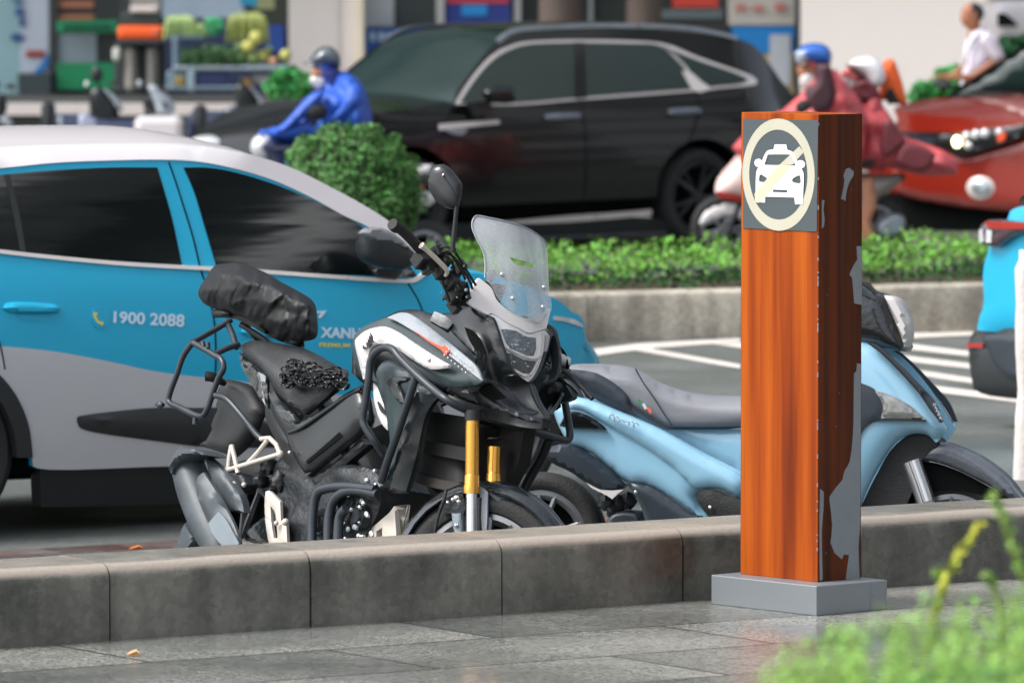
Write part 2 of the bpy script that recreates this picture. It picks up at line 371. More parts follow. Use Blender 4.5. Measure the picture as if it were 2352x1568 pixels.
def sheet(name, P, m, kind="structure", z=None):
    return mk(name, [Vector((p[0], p[1], z if z is not None else p[2])) for p in P], [tuple(range(len(P)))], m, smooth=False, kind=kind)
sheet("road", [(-700, -200), (700, -200), (700, 900), (-700, 900)], M_road, z=0)
def kpt(t, n, z): return KA.xy.to_3d() + KDIR * t + KN * n + Vector((0, 0, z))
# near pavement: a raised slab reaching back past the camera
a, b_, c_, d_ = kpt(-60, -.02, 0), kpt(60, -.02, 0), kpt(60, 40, 0), kpt(-60, 40, 0)
MB().add([(p.x, p.y, z) for z in (-.05, PAV) for p in (a, b_, c_, d_)], [(4, 5, 6, 7)[::-1], (0, 1, 5, 4)]).build("pavement", M_pave, None, smooth=False, kind="structure")
# kerb of long stones with a rounded nose, small open joints
def kerbstones(name, base, dr, nn, prof, joints, m, gap=.007):
    mb = MB(); rnd = random.Random(4)
    for i in range(len(joints) - 1):
        t0, t1 = joints[i] + gap / 2, joints[i + 1] - gap / 2; rings = []; n = max(2, int((t1 - t0) / .25)); dz = rnd.uniform(-.003, .003); dn = rnd.uniform(-.003, .003)
        for k in range(n + 1):
            t = t0 + (t1 - t0) * k / n
            rings.append([base + dr * t + nn * (o + dn) + Vector((0, 0, z + dz)) for (o, z) in prof])
        mb.loft(rings)
    return mb.build(name, m, None, kind="structure", hard=35)
def kt(px, py=None):                                          # distance along the kerb of a joint seen at picture x
    d = ray(px, 1310 - .0617 * px); d2 = CAMP + d * 25
    # intersect vertical plane through sight line with the kerb line
    ax, ay = d2.x, d2.y; cr = KDIR.x * ay - KDIR.y * ax
    return -(KA.x * ay - KA.y * ax) / cr
js = [kt(x) for x in (252, 714, 1153, 1570)]; st = 2.0
L = (js[3] - js[0]) / 3
joints = [js[0] - L * k for k in range(12, 0, -1)] + js + [js[3] + L * k for k in range(1, 12)]
prof = [(0, .0), (0, KTOP - .05), (-.005, KTOP - .03), (-.016, KTOP - .014), (-.034, KTOP - .004), (-.055, KTOP), (-.30, KTOP), (-.31, KTOP - .01), (-.31, .0)]
KB = KA.xy.to_3d()
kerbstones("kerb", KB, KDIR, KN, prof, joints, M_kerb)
# strip of red and grey tiles in the gutter beyond the kerb, under the taxi's flank
M_red = groundmat("red_tiles", (118, 88, 82), (98, 95, 94), 3, .3, .6, .3, 60, tile=(.3, .3))
sheet("gutter_tiles", [kpt(-30, -4.75, .004), kpt(30, -4.75, .004), kpt(30, -5.35, .004), kpt(-30, -5.35, .004)], M_red)
# hatched road markings
def mark(*pts): return sheet("road_marking", [hitz(x, y, .004) for x, y in pts], M_line)
mark(*V('F', (985, 905), (1350, 858), (2110, 818), (2110, 842), (1400, 895), (1010, 950)))
mark(*V('F', (1330, 905), (1440, 893), (2110, 1012), (2110, 1040)))
mark(*V('F', (1900, 858), (2110, 850), (2352, 900), (2352, 925)))
mark(*V('C', (-200, 735), (505, 715), (505, 735), (-200, 765)))
for q in [((60, 752), (215, 768), (560, 812), (560, 832), (200, 790)), ((60, 802), (200, 818), (560, 862), (560, 884), (210, 842)),
          ((100, 868), (265, 880), (560, 925), (560, 946), (270, 902)), ((100, 926), (310, 943), (560, 975), (760, 1006), (760, 1026), (320, 970))]: mark(*V('C', *q))
# median: kerb stones, soil
mA = hitz(1350, 785, 0); mB_ = hitz(2240, 762, 0); MD = (mB_ - mA).normalized(); MN = Vector((MD.y, -MD.x, 0))
mprof = [(0, 0), (0, .235), (-.012, .272), (-.04, .287), (-.09, .29), (-.18, .29), (-.18, 0)]
kerbstones("median_kerb", mA, MD, MN, mprof, [-14 + 1.0 * k for k in range(60)], M_kerb2)
kerbstones("median_kerb", mA + MN * -1.75, MD, MN * -1, [(-o * -1 if False else o, z) for o, z in mprof], [-14 + 1.0 * k for k in range(60)], M_kerb2)
q = [mA + MD * -14 + MN * -.17, mA + MD * 46 + MN * -.17, mA + MD * 46 + MN * -1.6, mA + MD * -14 + MN * -1.6]
sheet("median_soil", [(p.x, p.y, .25) for p in q], M_soil)
# ================================================================ wooden post with the no-taxi sign
M_alu = mat("grey_metal", (132, 138, 142), .38, .35, var=.04, vs=3, rvar=.05)
M_peel = mat("bare_metal", (128, 135, 140), .45, .2, var=.06, vs=20)
def woodmat(nm="orange_wood_laminate", cc=((98, 36, 6), (138, 57, 9), (166, 80, 14)), rg=.6, sc1=15):
    m = bpy.data.materials.new(nm); m.use_nodes = True; n = m.node_tree.nodes; l = m.node_tree.links; b = n["Principled BSDF"]
    tc = n.new("ShaderNodeTexCoord"); mp = n.new("ShaderNodeMapping"); mp.inputs[3].default_value = (1, 1, .035); l.new(tc.outputs["Object"], mp.inputs[0])
    a = n.new("ShaderNodeTexNoise"); a.inputs["Scale"].default_value = sc1; a.inputs["Detail"].default_value = 3; a.inputs["Distortion"].default_value = .12; l.new(mp.outputs[0], a.inputs["Vector"])
    c = n.new("ShaderNodeTexNoise"); c.inputs["Scale"].default_value = 110; c.inputs["Detail"].default_value = 3; l.new(mp.outputs[0], c.inputs["Vector"])
    r = n.new("ShaderNodeValToRGB"); e = r.color_ramp.elements; e[0].position = .3; e[0].color = lin(cc[0]); e[1].position = .62; e[1].color = lin(cc[2])
    x = r.color_ramp.elements.new(.44); x.color = lin(cc[1]); l.new(a.outputs[0], r.inputs[0])
    mx = n.new("ShaderNodeMix"); mx.data_type = 'RGBA'; mx.blend_type = 'MULTIPLY'; mx.inputs[0].default_value = .45
    mr = n.new("ShaderNodeMapRange"); mr.inputs[3].default_value = .55; mr.inputs[4].default_value = 1.35; l.new(c.outputs[0], mr.inputs[0]); l.new(r.outputs[0], mx.inputs[6]); l.new(mr.outputs[0], mx.inputs[7])
    l.new(mx.outputs[2], b.inputs["Base Color"]); b.inputs["Roughness"].default_value = rg; b.inputs["Specular IOR Level"].default_value = .15; return m
M_wood = woodmat()
pc = hitz(1875, 1414, PAV); w1, w2, hp = .35, .187, 1.452; bw1, bw2, bh = .479, .305, .093
ax = Vector((math.cos(R(41)), math.sin(R(41)), 0)); ay = Vector((-ax.y, ax.x, 0)); pcen = pc + ax * (.085 + w2 / 2) + ay * (.085 + w1 / 2)
PF = Frame(pcen.x, pcen.y, PAV, 41)
post = empty("sign_post", PF, "square orange wood-grain post with peeling side and a no-taxi sign on a grey metal foot", "sign post")
b_ = MB().box((0, 0, bh + hp / 2), (w2, w1, hp), bev=.002); b_.build("column", M_wood, post, hard=15)
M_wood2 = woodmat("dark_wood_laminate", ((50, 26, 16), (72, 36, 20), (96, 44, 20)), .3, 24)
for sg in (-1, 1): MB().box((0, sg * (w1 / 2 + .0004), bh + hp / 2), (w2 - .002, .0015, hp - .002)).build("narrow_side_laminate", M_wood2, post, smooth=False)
b_ = MB(); b_.box((bw2 / 2 - w2 / 2 - .085, bw1 / 2 - w1 / 2 - .085, bh / 2), (bw2, bw1, bh), bev=.003); b_.box((.055, -w1 / 2 - .085 - .0006, bh / 2), (.002, .0016, bh * .96)); b_.build("foot", M_alu, post, hard=15)
b_ = MB().ell((.065, -w1 / 2 - .086, bh * .5), (.004, .003, .004), n=8); b_.build("rivet", M_peel, post)
M_sgrey = mat("sign_grey", (66, 76, 80), .5, var=.04); M_sring = mat("sign_ring", (178, 176, 158), .5, var=.05); M_swhite = mat("sign_white", (226, 224, 224), .5, var=.02)
M_syel = mat("sign_bar_yellow", (228, 212, 160), .5, var=.12, vs=30)
xs = -w2 / 2
def signp(name, pts, m, off, par=post, th=.0012, **k): return plate(name, PF, pts, m, par, lat=xs, ax=0, off=off, th=th, div=8, **k)
sgn = signp("sign_plate", V('D', (370, 580), (922, 590), (912, 1408), (370, 1382)), M_sgrey, .003, sm=False)
def ell2(cx, cy, rx, ry, n=48, sl=0.0): return [(cx + rx * math.cos(2 * math.pi * i / n), cy + ry * math.sin(2 * math.pi * i / n) + sl * rx * math.cos(2 * math.pi * i / n)) for i in range(n)]
signp("ring", V('D', *ell2(633, 990, 266, 412, sl=.03)), M_sring, .0042, sgn, sm=False, holes=[V('D', *ell2(632, 990, 214, 330, 40, sl=.03))])
signp("slash_bar", V('D', (785, 782), (818, 825), (735, 918), (640, 918)), M_sring, .0042, sgn, sm=False)
car = V('D', (598, 768), (682, 768), (692, 808), (725, 820), (748, 850), (762, 892), (778, 884), (806, 888), (822, 910), (815, 936), (795, 944), (803, 962), (812, 1000), (806, 1160), (806, 1208), (748, 1208), (742, 1158), (528, 1152), (528, 1196), (470, 1192), (458, 1150), (460, 1000), (470, 950), (482, 936), (458, 928), (448, 904), (456, 880), (484, 872), (505, 888), (525, 840), (548, 812), (588, 806))
hl = [V('D', (522, 918), (545, 848), (560, 842), (700, 842), (722, 850), (752, 925)), V('D', (483, 1030), (487, 995), (500, 988), (545, 1018), (545, 1035), (525, 1045), (492, 1042)),
      V('D', (728, 1022), (765, 998), (786, 998), (790, 1045), (778, 1054), (740, 1048), (726, 1036)), V('D', (585, 1100), (690, 1103), (690, 1122), (585, 1118))]
v_, f_, d2_ = tri2d(smooth_poly(car, 3), 14, [smooth_poly(h, 3) for h in hl])
vs = [PF.hit(c.x, c.y, xs - .0056, 0) for c in v_]
mk("taxi_pictogram", vs, [tuple(q) for q in f_], M_swhite, sgn, smooth=False)
signp("slash_bar", V('D', (640, 918), (728, 922), (490, 1196), (468, 1192), (462, 1130)), M_syel, .0068, sgn, sm=False, th=.0008)
# peeled patches where the laminate has gone (on the narrow side)
def peel(v, *pts, face=1):
    if face == 1: plate("peeled_patch", PF, V(v, *pts), M_peel, post, lat=-w1 / 2, ax=1, off=.003, th=.003, div=8, ang=25, seg=2)
peel('D', (1118, 950), (1140, 940), (1175, 965), (1172, 1000), (1145, 1040), (1125, 1100), (1112, 1185), (1100, 1170), (1083, 1172), (1100, 1090), (1108, 1030), (1100, 1000))
peel('D', (942, 1176), (960, 1180), (952, 1250), (960, 1310), (955, 1370), (942, 1384))
peel('7', (1040, 925), (1070, 925), (1073, 1300), (1025, 1290), (1018, 1200), (1012, 1130), (995, 1105), (1020, 1050), (1045, 1010))
peel('6', (800, 210), (818, 215), (816, 800), (812, 1030), (806, 1110), (812, 1268), (745, 1268), (760, 1150), (735, 1145), (725, 1170), (690, 1140), (670, 1090), (678, 1000), (665, 880), (668, 860), (700, 815), (730, 780), (740, 735), (765, 690), (780, 560), (783, 420), (785, 260), (797, 250))
peel('6', (619, 825), (636, 840), (634, 930), (626, 1040), (630, 1270), (618, 1275), (616, 1000))
for (v, x, y) in (('D', 1163, 1100), ('6', 715, 358), ('6', 650, 1140), ('7', 855, 1235), ('6', 700, 520)):
    p = PF.hit(*V(v, (x, y))[0], -w1 / 2); MB().ell(p, (.003, .0015, .004), n=8).build("paint_chip", M_peel, post)
rnd = random.Random(7)
cb = MB()
for k in range(26): cb.box((-w2 / 2 - .0005, -w1 / 2 - .0005, bh + rnd.uniform(.05, hp)), (.003, .003, rnd.uniform(.004, .018)))
cb.build("chipped_edge", M_peel, post, smooth=False)
# ================================================================ cars
M_cyan = mat("cyan_paint", (0, 160, 198), .4, .0, var=.015, vs=.8, coat=.4, rvar=.03, coatr=.22)
M_cwhite = mat("white_paint", (206, 202, 204), .25, .0, var=.02, vs=1, coat=.5, rvar=.03)
M_cgrey = mat("grey_paint", (182, 185, 188), .35, .1, var=.03, vs=1, coat=.3)
M_plast = mat("black_plastic", (34, 38, 40), .45, var=.15, vs=9)
M_tyre = mat("tyre_rubber", (26, 27, 28), .75, var=.15, vs=25, bump=.3, bs=90)
M_rim = mat("alloy_rim", (120, 122, 124), .3, .8, var=.08)
M_dark = mat("underbody", (12, 14, 14), .9, spec=.1)
M_chrome = mat("bright_trim", (214, 208, 204), .3, .15, var=.03)
M_blackp = mat("black_paint", (6, 9, 11), .22, .0, var=.1, vs=2, coat=.35, rvar=.06, spec=.35)
M_glass = mat("tinted_glass", (10, 15, 16), .04, .0, var=.3, vs=2.2, rvar=.02, bump=.16, bs=1.1, stretch=(.3, 1, 2.2), spec=1.0)
M_glass2 = mat("tinted_glass_green", (18, 40, 38), .16, .0, var=.45, vs=1.2, rvar=.02, spec=.8, bump=.15, bs=1.2, stretch=(.3, .3, 2))
M_lamp = mat("lamp_glass", (205, 208, 212), .08, .3, var=.25, vs=14, bump=.2, bs=20)
M_lampred = mat("red_lamp", (150, 40, 36), .12, coat=.6)
M_white = mat("white_lettering", (190, 216, 232), .5, var=.02)
M_yel = mat("yellow_lettering", (206, 200, 90), .5, var=.03)
def wheel(root, c, R0, wd, side, rimr=.66, spokes=5, name="wheel", axis=(0, 1, 0), tyre=M_tyre, rim=M_rim, n=44):
    """side: +1/-1 outward direction along the axis"""
    c = Vector(c); a = Vector(axis).normalized() * side; h = wd / 2
    t = MB().lathe([(R0 * rimr, h * .6), (R0 * rimr + .012, h * .9), (R0 * .86, h), (R0 * .95, h * .82), (R0 * .99, h * .5), (R0, 0), (R0 * .99, -h * .5), (R0 * .95, -h * .82), (R0 * .86, -h), (R0 * rimr, -h * .7)], c, a, n).build(name, tyre, root)
    r = MB().lathe([(R0 * rimr + .008, h * .72), (R0 * rimr - .012, h * .78), (R0 * rimr - .03, h * .5), (R0 * rimr - .035, -h * .6)], c, a, n)
    u = a.orthogonal().normalized(); v = a.cross(u)
    for k in range(spokes):
        for dd in (-.16, .16):
            an = 2 * math.pi * k / spokes; d = u * math.cos(an + dd * 1.2) + v * math.sin(an + dd * 1.2); d0 = u * math.cos(an) + v * math.sin(an)
            r.tube([c + a * h * .55 + d0 * R0 * .1, c + a * h * .62 + d * R0 * rimr * .97], [R0 * .055, R0 * .04], n=6)
    r.lathe([(0, h * .72), (R0 * .13, h * .68), (R0 * .16, h * .4)], c, a, 16); r.build("rim", rim, t)
    MB().lathe([(0, -h * .1), (R0 * rimr * .98, -h * .1), (R0 * rimr * .98, -h * .3), (0, -h * .3)], c, a, 28).build("brake_disc", M_dark, t)
    return t
class Car:
    """side > 0: the camera sees local +y, else local -y"""
    def __init__(s, fr, root, half, side, wf): s.fr, s.root, s.half, s.side, s.wf = fr, root, half, side, wf
    def surf(s, px, py, off=0.0):
        lat = s.half
        for k in range(7):
            p = s.fr.hit(px, py, s.side * (lat + off)); lat = s.half - s.wf(p.x, p.z)
        return s.fr.hit(px, py, s.side * (lat + off))
    def panel(s, name, pts, m, off=0.0, th=.02, parent=None, mirror=True, **k):
        return plate(name, s.fr, pts, m, parent or s.root, lat=lambda x, y: s.surf(x, y), out=(0, s.side, 0), off=off, th=th, mirror=mirror, **k)
    def line(s, name, pts, r, m, parent=None, off=.0, mirror=True):
        P = [s.surf(x, y, off) for x, y in pts]
        if mirror: MB().tube([(p.x, -p.y, p.z) for p in P], r, 6).build(name, m, parent or s.root)
        return MB().tube(P, r, 6).build(name, m, parent or s.root)
    def crown(s, name, pts, h, m, up=(0, 0, 1), parent=None, n=12, th=.03, hf=None, power=2, inset=0.0):
        P = [s.surf(x, y, -inset) for x, y in smooth_line(pts)]; up = Vector(up); rows = []
        for j, p in enumerate(P):
            hh = hf(j / (len(P) - 1)) if hf else h; rows.append([Vector((p.x, p.y * (1 - 2 * i / n), p.z)) + up * hh * (1 - abs(1 - 2 * i / n) ** power) for i in range(n + 1)])
        b = MB().loft(rows, closed=False, cap=False)
        low = [[q - Vector((0, 0, th)) for q in r] for r in rows]; b.loft(low, closed=False, cap=False)
        return b.build(name, m, parent or s.root, hard=60)
def smooth_line(pts, seg=4):
    out = []; n = len(pts)
    for i in range(n - 1):
        p0, p1, p2, p3 = pts[max(i - 1, 0)], pts[i], pts[i + 1], pts[min(i + 2, n - 1)]
        for k in range(seg):
            t = k / seg; out.append(tuple(.5 * ((2 * b) + (-a + c) * t + (2 * a - 5 * b + 4 * c - d) * t * t + (-a + 3 * b - 3 * c + d) * t ** 3) for a, b, c, d in zip(p0, p1, p2, p3)))
    return out + [pts[-1]]
# made-up tower outside the view, added to put streaky reflections into the car windows
FB = empty("reflection_tower", Frame(46, 2, 0), "unseen banded tower added outside the view for streaky reflections in the car windows", "building")
MB().box((6, 0, 24), (10, 110, 48)).build("wall", mat("reflection_tower_wall", (60, 68, 68), .8, var=.2, vs=.3), FB, smooth=False)  # wall of the added reflection tower
for k in range(13): MB().box((.2, 0, 3.2 + k * 3.6), (2.4, 108, .5 + .9 * (k % 3 == 1))).build("reflection_slab", M_cgrey, FB, smooth=False)
for k in range(9): MB().box((.4, -52 + k * 13, 24), (1.4, 1.6 + (k % 3), 47)).build("pillar", M_cgrey, FB, smooth=False)
# ---------------------------------------------------------------- cyan taxi in the near lane
rp = hitz(-124, 1244, 0)                                     # foot of the rear wheel
ta = math.degrees(math.atan2(KDIR.y, KDIR.x)) - 1
tf = Vector((math.cos(R(ta)), math.sin(R(ta)), 0)); tl = Vector((-tf.y, tf.x, 0)); HW = .89
to = rp + tl * HW
TF = Frame(to.x, to.y, 0, ta)
taxi = empty("taxi", TF, "cyan and grey taxi with white roof, blurred phone number on its door, behind the motorcycles", "taxi")
def twf(u, z):
    w = .035 * max(0, (.62 - z) / .35) ** 2 + (.055 * ((min(z, 1.0) - .62) / .4) ** 2 if z > .62 else 0)
    if z > 1.0: w += (z - 1.0) * .38 + max(0, z - 1.5) * 1.3
    e = max(0, u - 2.6); w += .42 * e * e + max(0, e - .5) * .5
    e = max(0, -.35 - u); w += .5 * e * e
    return w
T = Car(TF, taxi, HW, -1, twf)
cant = V('4', (-700, 345), (-400, 305), (0, 265), (300, 235), (600, 222), (900, 218), (1100, 230), (1300, 270), (1500, 330), (1700, 420), (1900, 530), (2030, 590), (2200, 715), (2330, 815))
tarch = arch(-124, 1050, 234 * .84, 240, 11)
farch_c = T.fr.hit(0, 0, 0)  # placeholder, replaced below
fw = TF.M @ Vector((2.61, -HW, .34))
def proj(p):
    d = Vector(p) - CAMP; z = d.dot(_F); return (CX + FPX * d.x / z, CY - FPX * d.dot(_U) / z)
fx, fy = proj(fw)
farch = arch(fx, fy, .41 * FPX / fw.y * .83, .41 * FPX / fw.y, 9)
body = cant + V('0', (985, 622), (1085, 627), (1160, 640), (1271, 683), (1332, 733), (1342, 752), (1340, 770), (1354, 802), (1366, 832), (1372, 900), (1366, 985)) + V('0', (1364, 1000)) + [p for p in reversed(farch) if p[0] < 1360] + V('0', (560, 1076), (400, 1070), (112, 1078)) + list(reversed(tarch)) + V('0', (-330, 1060), (-560, 1000), (-590, 800), (-560, 640), (-480, 560))
T.panel("body_side", body, M_cyan, th=.03, div=46, ang=60)
grey_low = V('4', (-1250, 1180), (-300, 1225), (0, 1245), (300, 1275), (600, 1330), (900, 1392)) + V('0', (558, 876), (760, 905), (1000, 925), (1366, 960), (1364, 1000)) + [p for p in reversed(farch) if p[0] < 1350 and p[1] > 950] + V('0', (560, 1076), (400, 1070), (112, 1078)) + list(reversed(tarch)) + V('0', (-330, 1060), (-550, 1000))
T.panel("lower_side_panel", grey_low, M_cgrey, off=.003, th=.004, div=40, ang=60)
roofside = V('4', (-800, 230), (-500, 190), (0, 150), (400, 132), (900, 127), (1100, 142), (1250, 166), (1400, 197), (1600, 262), (1800, 360), (2000, 468), (2160, 572), (2250, 660), (2330, 760), (2345, 812)) + list(reversed(V('4', (-850, 370), (-400, 306), (0, 266), (300, 236), (600, 223), (900, 219), (1100, 231), (1300, 271), (1500, 331), (1700, 421), (1900, 531), (2030, 591), (2200, 716), (2330, 816))))
T.panel("roof_rail", roofside, M_cwhite, off=.006, th=.02, div=40)
T.crown("roof", V('4', (-800, 235), (-500, 192), (0, 152), (400, 134), (900, 129), (1100, 144), (1250, 168), (1400, 200)), .06, M_cwhite, inset=.005)
T.crown("windscreen", V('4', (1400, 200), (1600, 264), (1800, 362), (2000, 470), (2160, 574), (2250, 662), (2330, 770)), .03, M_glass, up=(.7, 0, .7), inset=.012)
T.crown("bonnet", V('0', (975, 618), (1085, 627), (1160, 640), (1271, 683), (1332, 733)), .05, M_cyan, inset=.004)
T.crown("front_bumper", V('0', (1332, 733), (1342, 752), (1340, 770), (1354, 802), (1366, 832), (1372, 900), (1366, 985)), .3, M_cyan, up=(1, 0, 0), inset=.004)
T.crown("tailgate", V('0', (-480, 380), (-560, 640), (-590, 800), (-560, 1000)), .16, M_cyan, up=(-1, 0, 0), inset=.004)
g1 = V('4', (45, 298), (300, 277), (600, 262), (865, 262), (900, 380), (950, 560), (1000, 797), (700, 780), (400, 757), (130, 727), (95, 560))
T.panel("window", g1, M_glass, off=.004, th=.006)
g0 = V('4', (-560, 420), (-300, 340), (25, 300), (75, 520), (112, 722), (-60, 702), (-400, 640))
T.panel("window", g0, M_glass, off=.004, th=.006)
g2 = V('4', (1010, 262), (1150, 263), (1300, 290), (1500, 350), (1700, 432), (1900, 530), (2020, 606), (2150, 715), (2260, 810), (2300, 866), (1900, 852), (1500, 831), (1190, 803), (1130, 600), (1070, 400))
T.panel("window", g2, M_glass, off=.004, th=.006)
T.panel("belt_trim", ribbon(V('4', (-600, 655), (-200, 692), (0, 724), (300, 757), (700, 793), (1100, 815), (1400, 832), (1900, 868), (2150, 884), (2255, 886), (2300, 872), (2348, 832)), 9), M_chrome, off=.010, th=.012, div=50, bulge=.003)
T.panel("quarter_pillar", V('4', (22, 300), (48, 298), (98, 500), (140, 728), (108, 724), (72, 520)), M_plast, off=.007, th=.006)
T.line("door_seam", V('4', (930, 232), (965, 330), (1010, 470), (1062, 640), (1098, 790), (1112, 840), (1150, 960), (1182, 1120), (1190, 1280), (1188, 1390)), .0035, M_dark, off=.001)
T.line("door_seam", V('0', (930, 640), (965, 700), (985, 780), (985, 900), (960, 1000)), .0035, M_dark)
T.line("door_seam", V('5', (-10, -40), (8, 20), (24, 110)), .0035, M_dark, off=.003)
T.panel("sill", V('0', (108, 1078), (400, 1071), (760, 1064), (980, 1060), (980, 1120), (760, 1140), (420, 1160), (112, 1166)), M_plast, off=-.06, th=.08)
T.panel("wheel_arch_trim", tarch[2:] + list(reversed(arch(-124, 1050, 190 * .84, 200, 11)))[:-2], M_plast, off=.012, th=.05, div=20)
blade = V('5', (375, 352), (400, 336), (600, 311), (780, 297), (1000, 298)) + V('0', (640, 930), (820, 925), (860, 955), (850, 1000), (760, 1022), (560, 1028)) + V('5', (1000, 490), (800, 466), (500, 425), (398, 400), (378, 372))
T.panel("side_cladding", blade, M_plast, off=.008, th=.012, bulge=.022, div=24)
for x in (0, 1):
    q = V('4', (15, 1035), (30, 1010), (80, 1002), (200, 1006), (300, 1016), (326, 1036), (300, 1060), (180, 1064), (60, 1058))
    if x: q = [(a + 545, b_ + 55) for a, b_ in q]
    h_ = T.panel("door_handle", q, M_cyan, off=.012, th=.02, bulge=.014, bw=.9)
    T.panel("handle_recess", [(a, b_ + 14) for a, b_ in [(q[0][0] + 30, q[0][1]), (q[2][0] + 25, q[0][1] + 3), (q[5][0] - 35, q[0][1] + 3), (q[5][0] - 48, q[0][1] + 14), (q[0][0] + 45, q[0][1] + 14)]], M_cyan, off=.002, th=.002, bulge=-.0, parent=taxi)
# mirror
mirr = V('4', (1990, 625), (2030, 598), (2120, 602), (2200, 650), (2290, 735), (2290, 790), (2210, 830), (2060, 800), (2000, 760), (1985, 690))
MBm = MB(); TFs = lambda pts, l_: [(a, b_, l_) for a, b_ in pts]
plate("wing_mirror", TF, TFs(mirr, -(HW + .09)), M_plast, taxi, th=.03, bulge=.05, back=.05, bw=.9, mirror=True)
plate("mirror_cap", TF, TFs(V('4', (1988, 625), (2030, 596), (2120, 600), (2205, 650), (2285, 728), (2150, 680), (2040, 660)), -(HW + .125)), mat("mirror_cap_paint", (120, 122, 126), .25, coat=.6), taxi, th=.02, bulge=.015, mirror=True)
plate("mirror_foot", TF, TFs(V('4', (2040, 800), (2230, 820), (2180, 880), (2080, 862)), -(HW - .03)), M_plast, taxi, th=.06, bulge=.02, mirror=True)
# headlamp strip
T.panel("headlamp", V('F', (735, 655), (800, 662), (880, 680), (945, 715), (950, 742), (880, 716), (800, 694), (735, 686)), M_lamp, off=.006, th=.01)
ts = lambda x, y: T.surf(x, y)
Q = lambda *p: V('4', *p)
text_on("lettering", "1900 2088", ts, Q((622, 1118), (1012, 1143), (1016, 1070), (624, 1052)), M_white, taxi, weight=.03, off=.005)
text_on("lettering", "XANH", ts, Q((1762, 1198), (1985, 1206), (1987, 1146), (1764, 1140)), M_white, taxi, weight=.045, off=.005)
text_on("lettering", "PREMIUM", ts, Q((1756, 1250), (1925, 1254), (1926, 1230), (1757, 1226)), M_yel, taxi, weight=.03, off=.005)
T.panel("roundel", Q(*ell2(550, 1088, 50, 60, 24)), mat("roundel_cyan", (30, 160, 195), .4), off=.004, th=.003, sm=False, mirror=False)
T.panel("phone_symbol", ribbon(Q((525, 1060), (520, 1080), (532, 1105), (548, 1118), (566, 1120)), [10, 5, 5, 6, 9]), M_yel, off=.006, th=.003, mirror=False)
T.panel("winged_emblem", Q((1700, 1055), (1798, 1050), (1768, 1088), (1752, 1090), (1765, 1062), (1700, 1064)), M_white, off=.005, th=.003, mirror=False, sm=False)
for xx in (0, 2.61):
    for sd_ in (-1, 1): wheel(taxi, (xx, sd_ * (HW - .14), .345), .345, .21, sd_, rimr=.7)
b_ = MB().box((1.25, 0, .38), (4.2, 1.5, .3), bev=.05); b_.build("underbody", M_dark, taxi)
# ================================================================ adventure motorcycle
BF = Frame(-.5125, 21.6, 0, -50, -10)
SFr = Frame(-.085, 21.03, 0, -22, -8)
bike = empty("motorcycle", BF, "black and white adventure motorcycle with clear windscreen, gold forks and crash bars", "motorcycle")
M_sat = mat("satin_black", (26, 31, 34), .3, var=.25, vs=14, bump=.03, bs=40, rvar=.08, coat=.15)
M_gls = mat("gloss_black_wet", (22, 27, 30), .16, var=.3, vs=10, coat=.7, bump=.35, bs=55, rvar=.1)
M_frame = mat("frame_black", (20, 23, 25), .45, var=.2, vs=12)
M_teal = mat("dark_teal_grey", (40, 56, 60), .42, 0, var=.12, vs=7, coat=.15)
M_bsil = mat("silver_panel", (136, 142, 148), .42, 0, var=.06, vs=6, bump=.25, bs=90, coat=.4)
M_bwht = mat("pearl_white", (196, 193, 192), .3, 0, var=.02, vs=5, coat=.4)
M_gold = mat("gold_fork", (214, 158, 72), .22, .85, var=.05, vs=20)
M_slid = mat("polished_tube", (210, 212, 214), .12, .9, var=.04)
M_beige = mat("cast_aluminium", (196, 188, 178), .42, .3, var=.05, vs=20)
M_eng = mat("engine_metal", (36, 40, 43), .42, .3, var=.4, vs=24, bump=.5, bs=50)
M_seat = mat("seat_vinyl", (38, 41, 43), .5, var=.2, vs=10, bump=.3, bs=120, rvar=.15)
M_muf = mat("muffler_steel", (64, 72, 77), .48, .1, var=.4, vs=11, bump=.12, bs=30, rvar=.1)
M_mufl = mat("heat_shield", (128, 138, 145), .38, .4, var=.15, vs=12)
M_rack = mat("rack_tube", (52, 58, 64), .35, .3, var=.15, vs=20)
M_org = mat("orange_decal", (226, 82, 40), .4)
M_grip = mat("grip_rubber", (16, 18, 19), .65, bump=.3, bs=150)
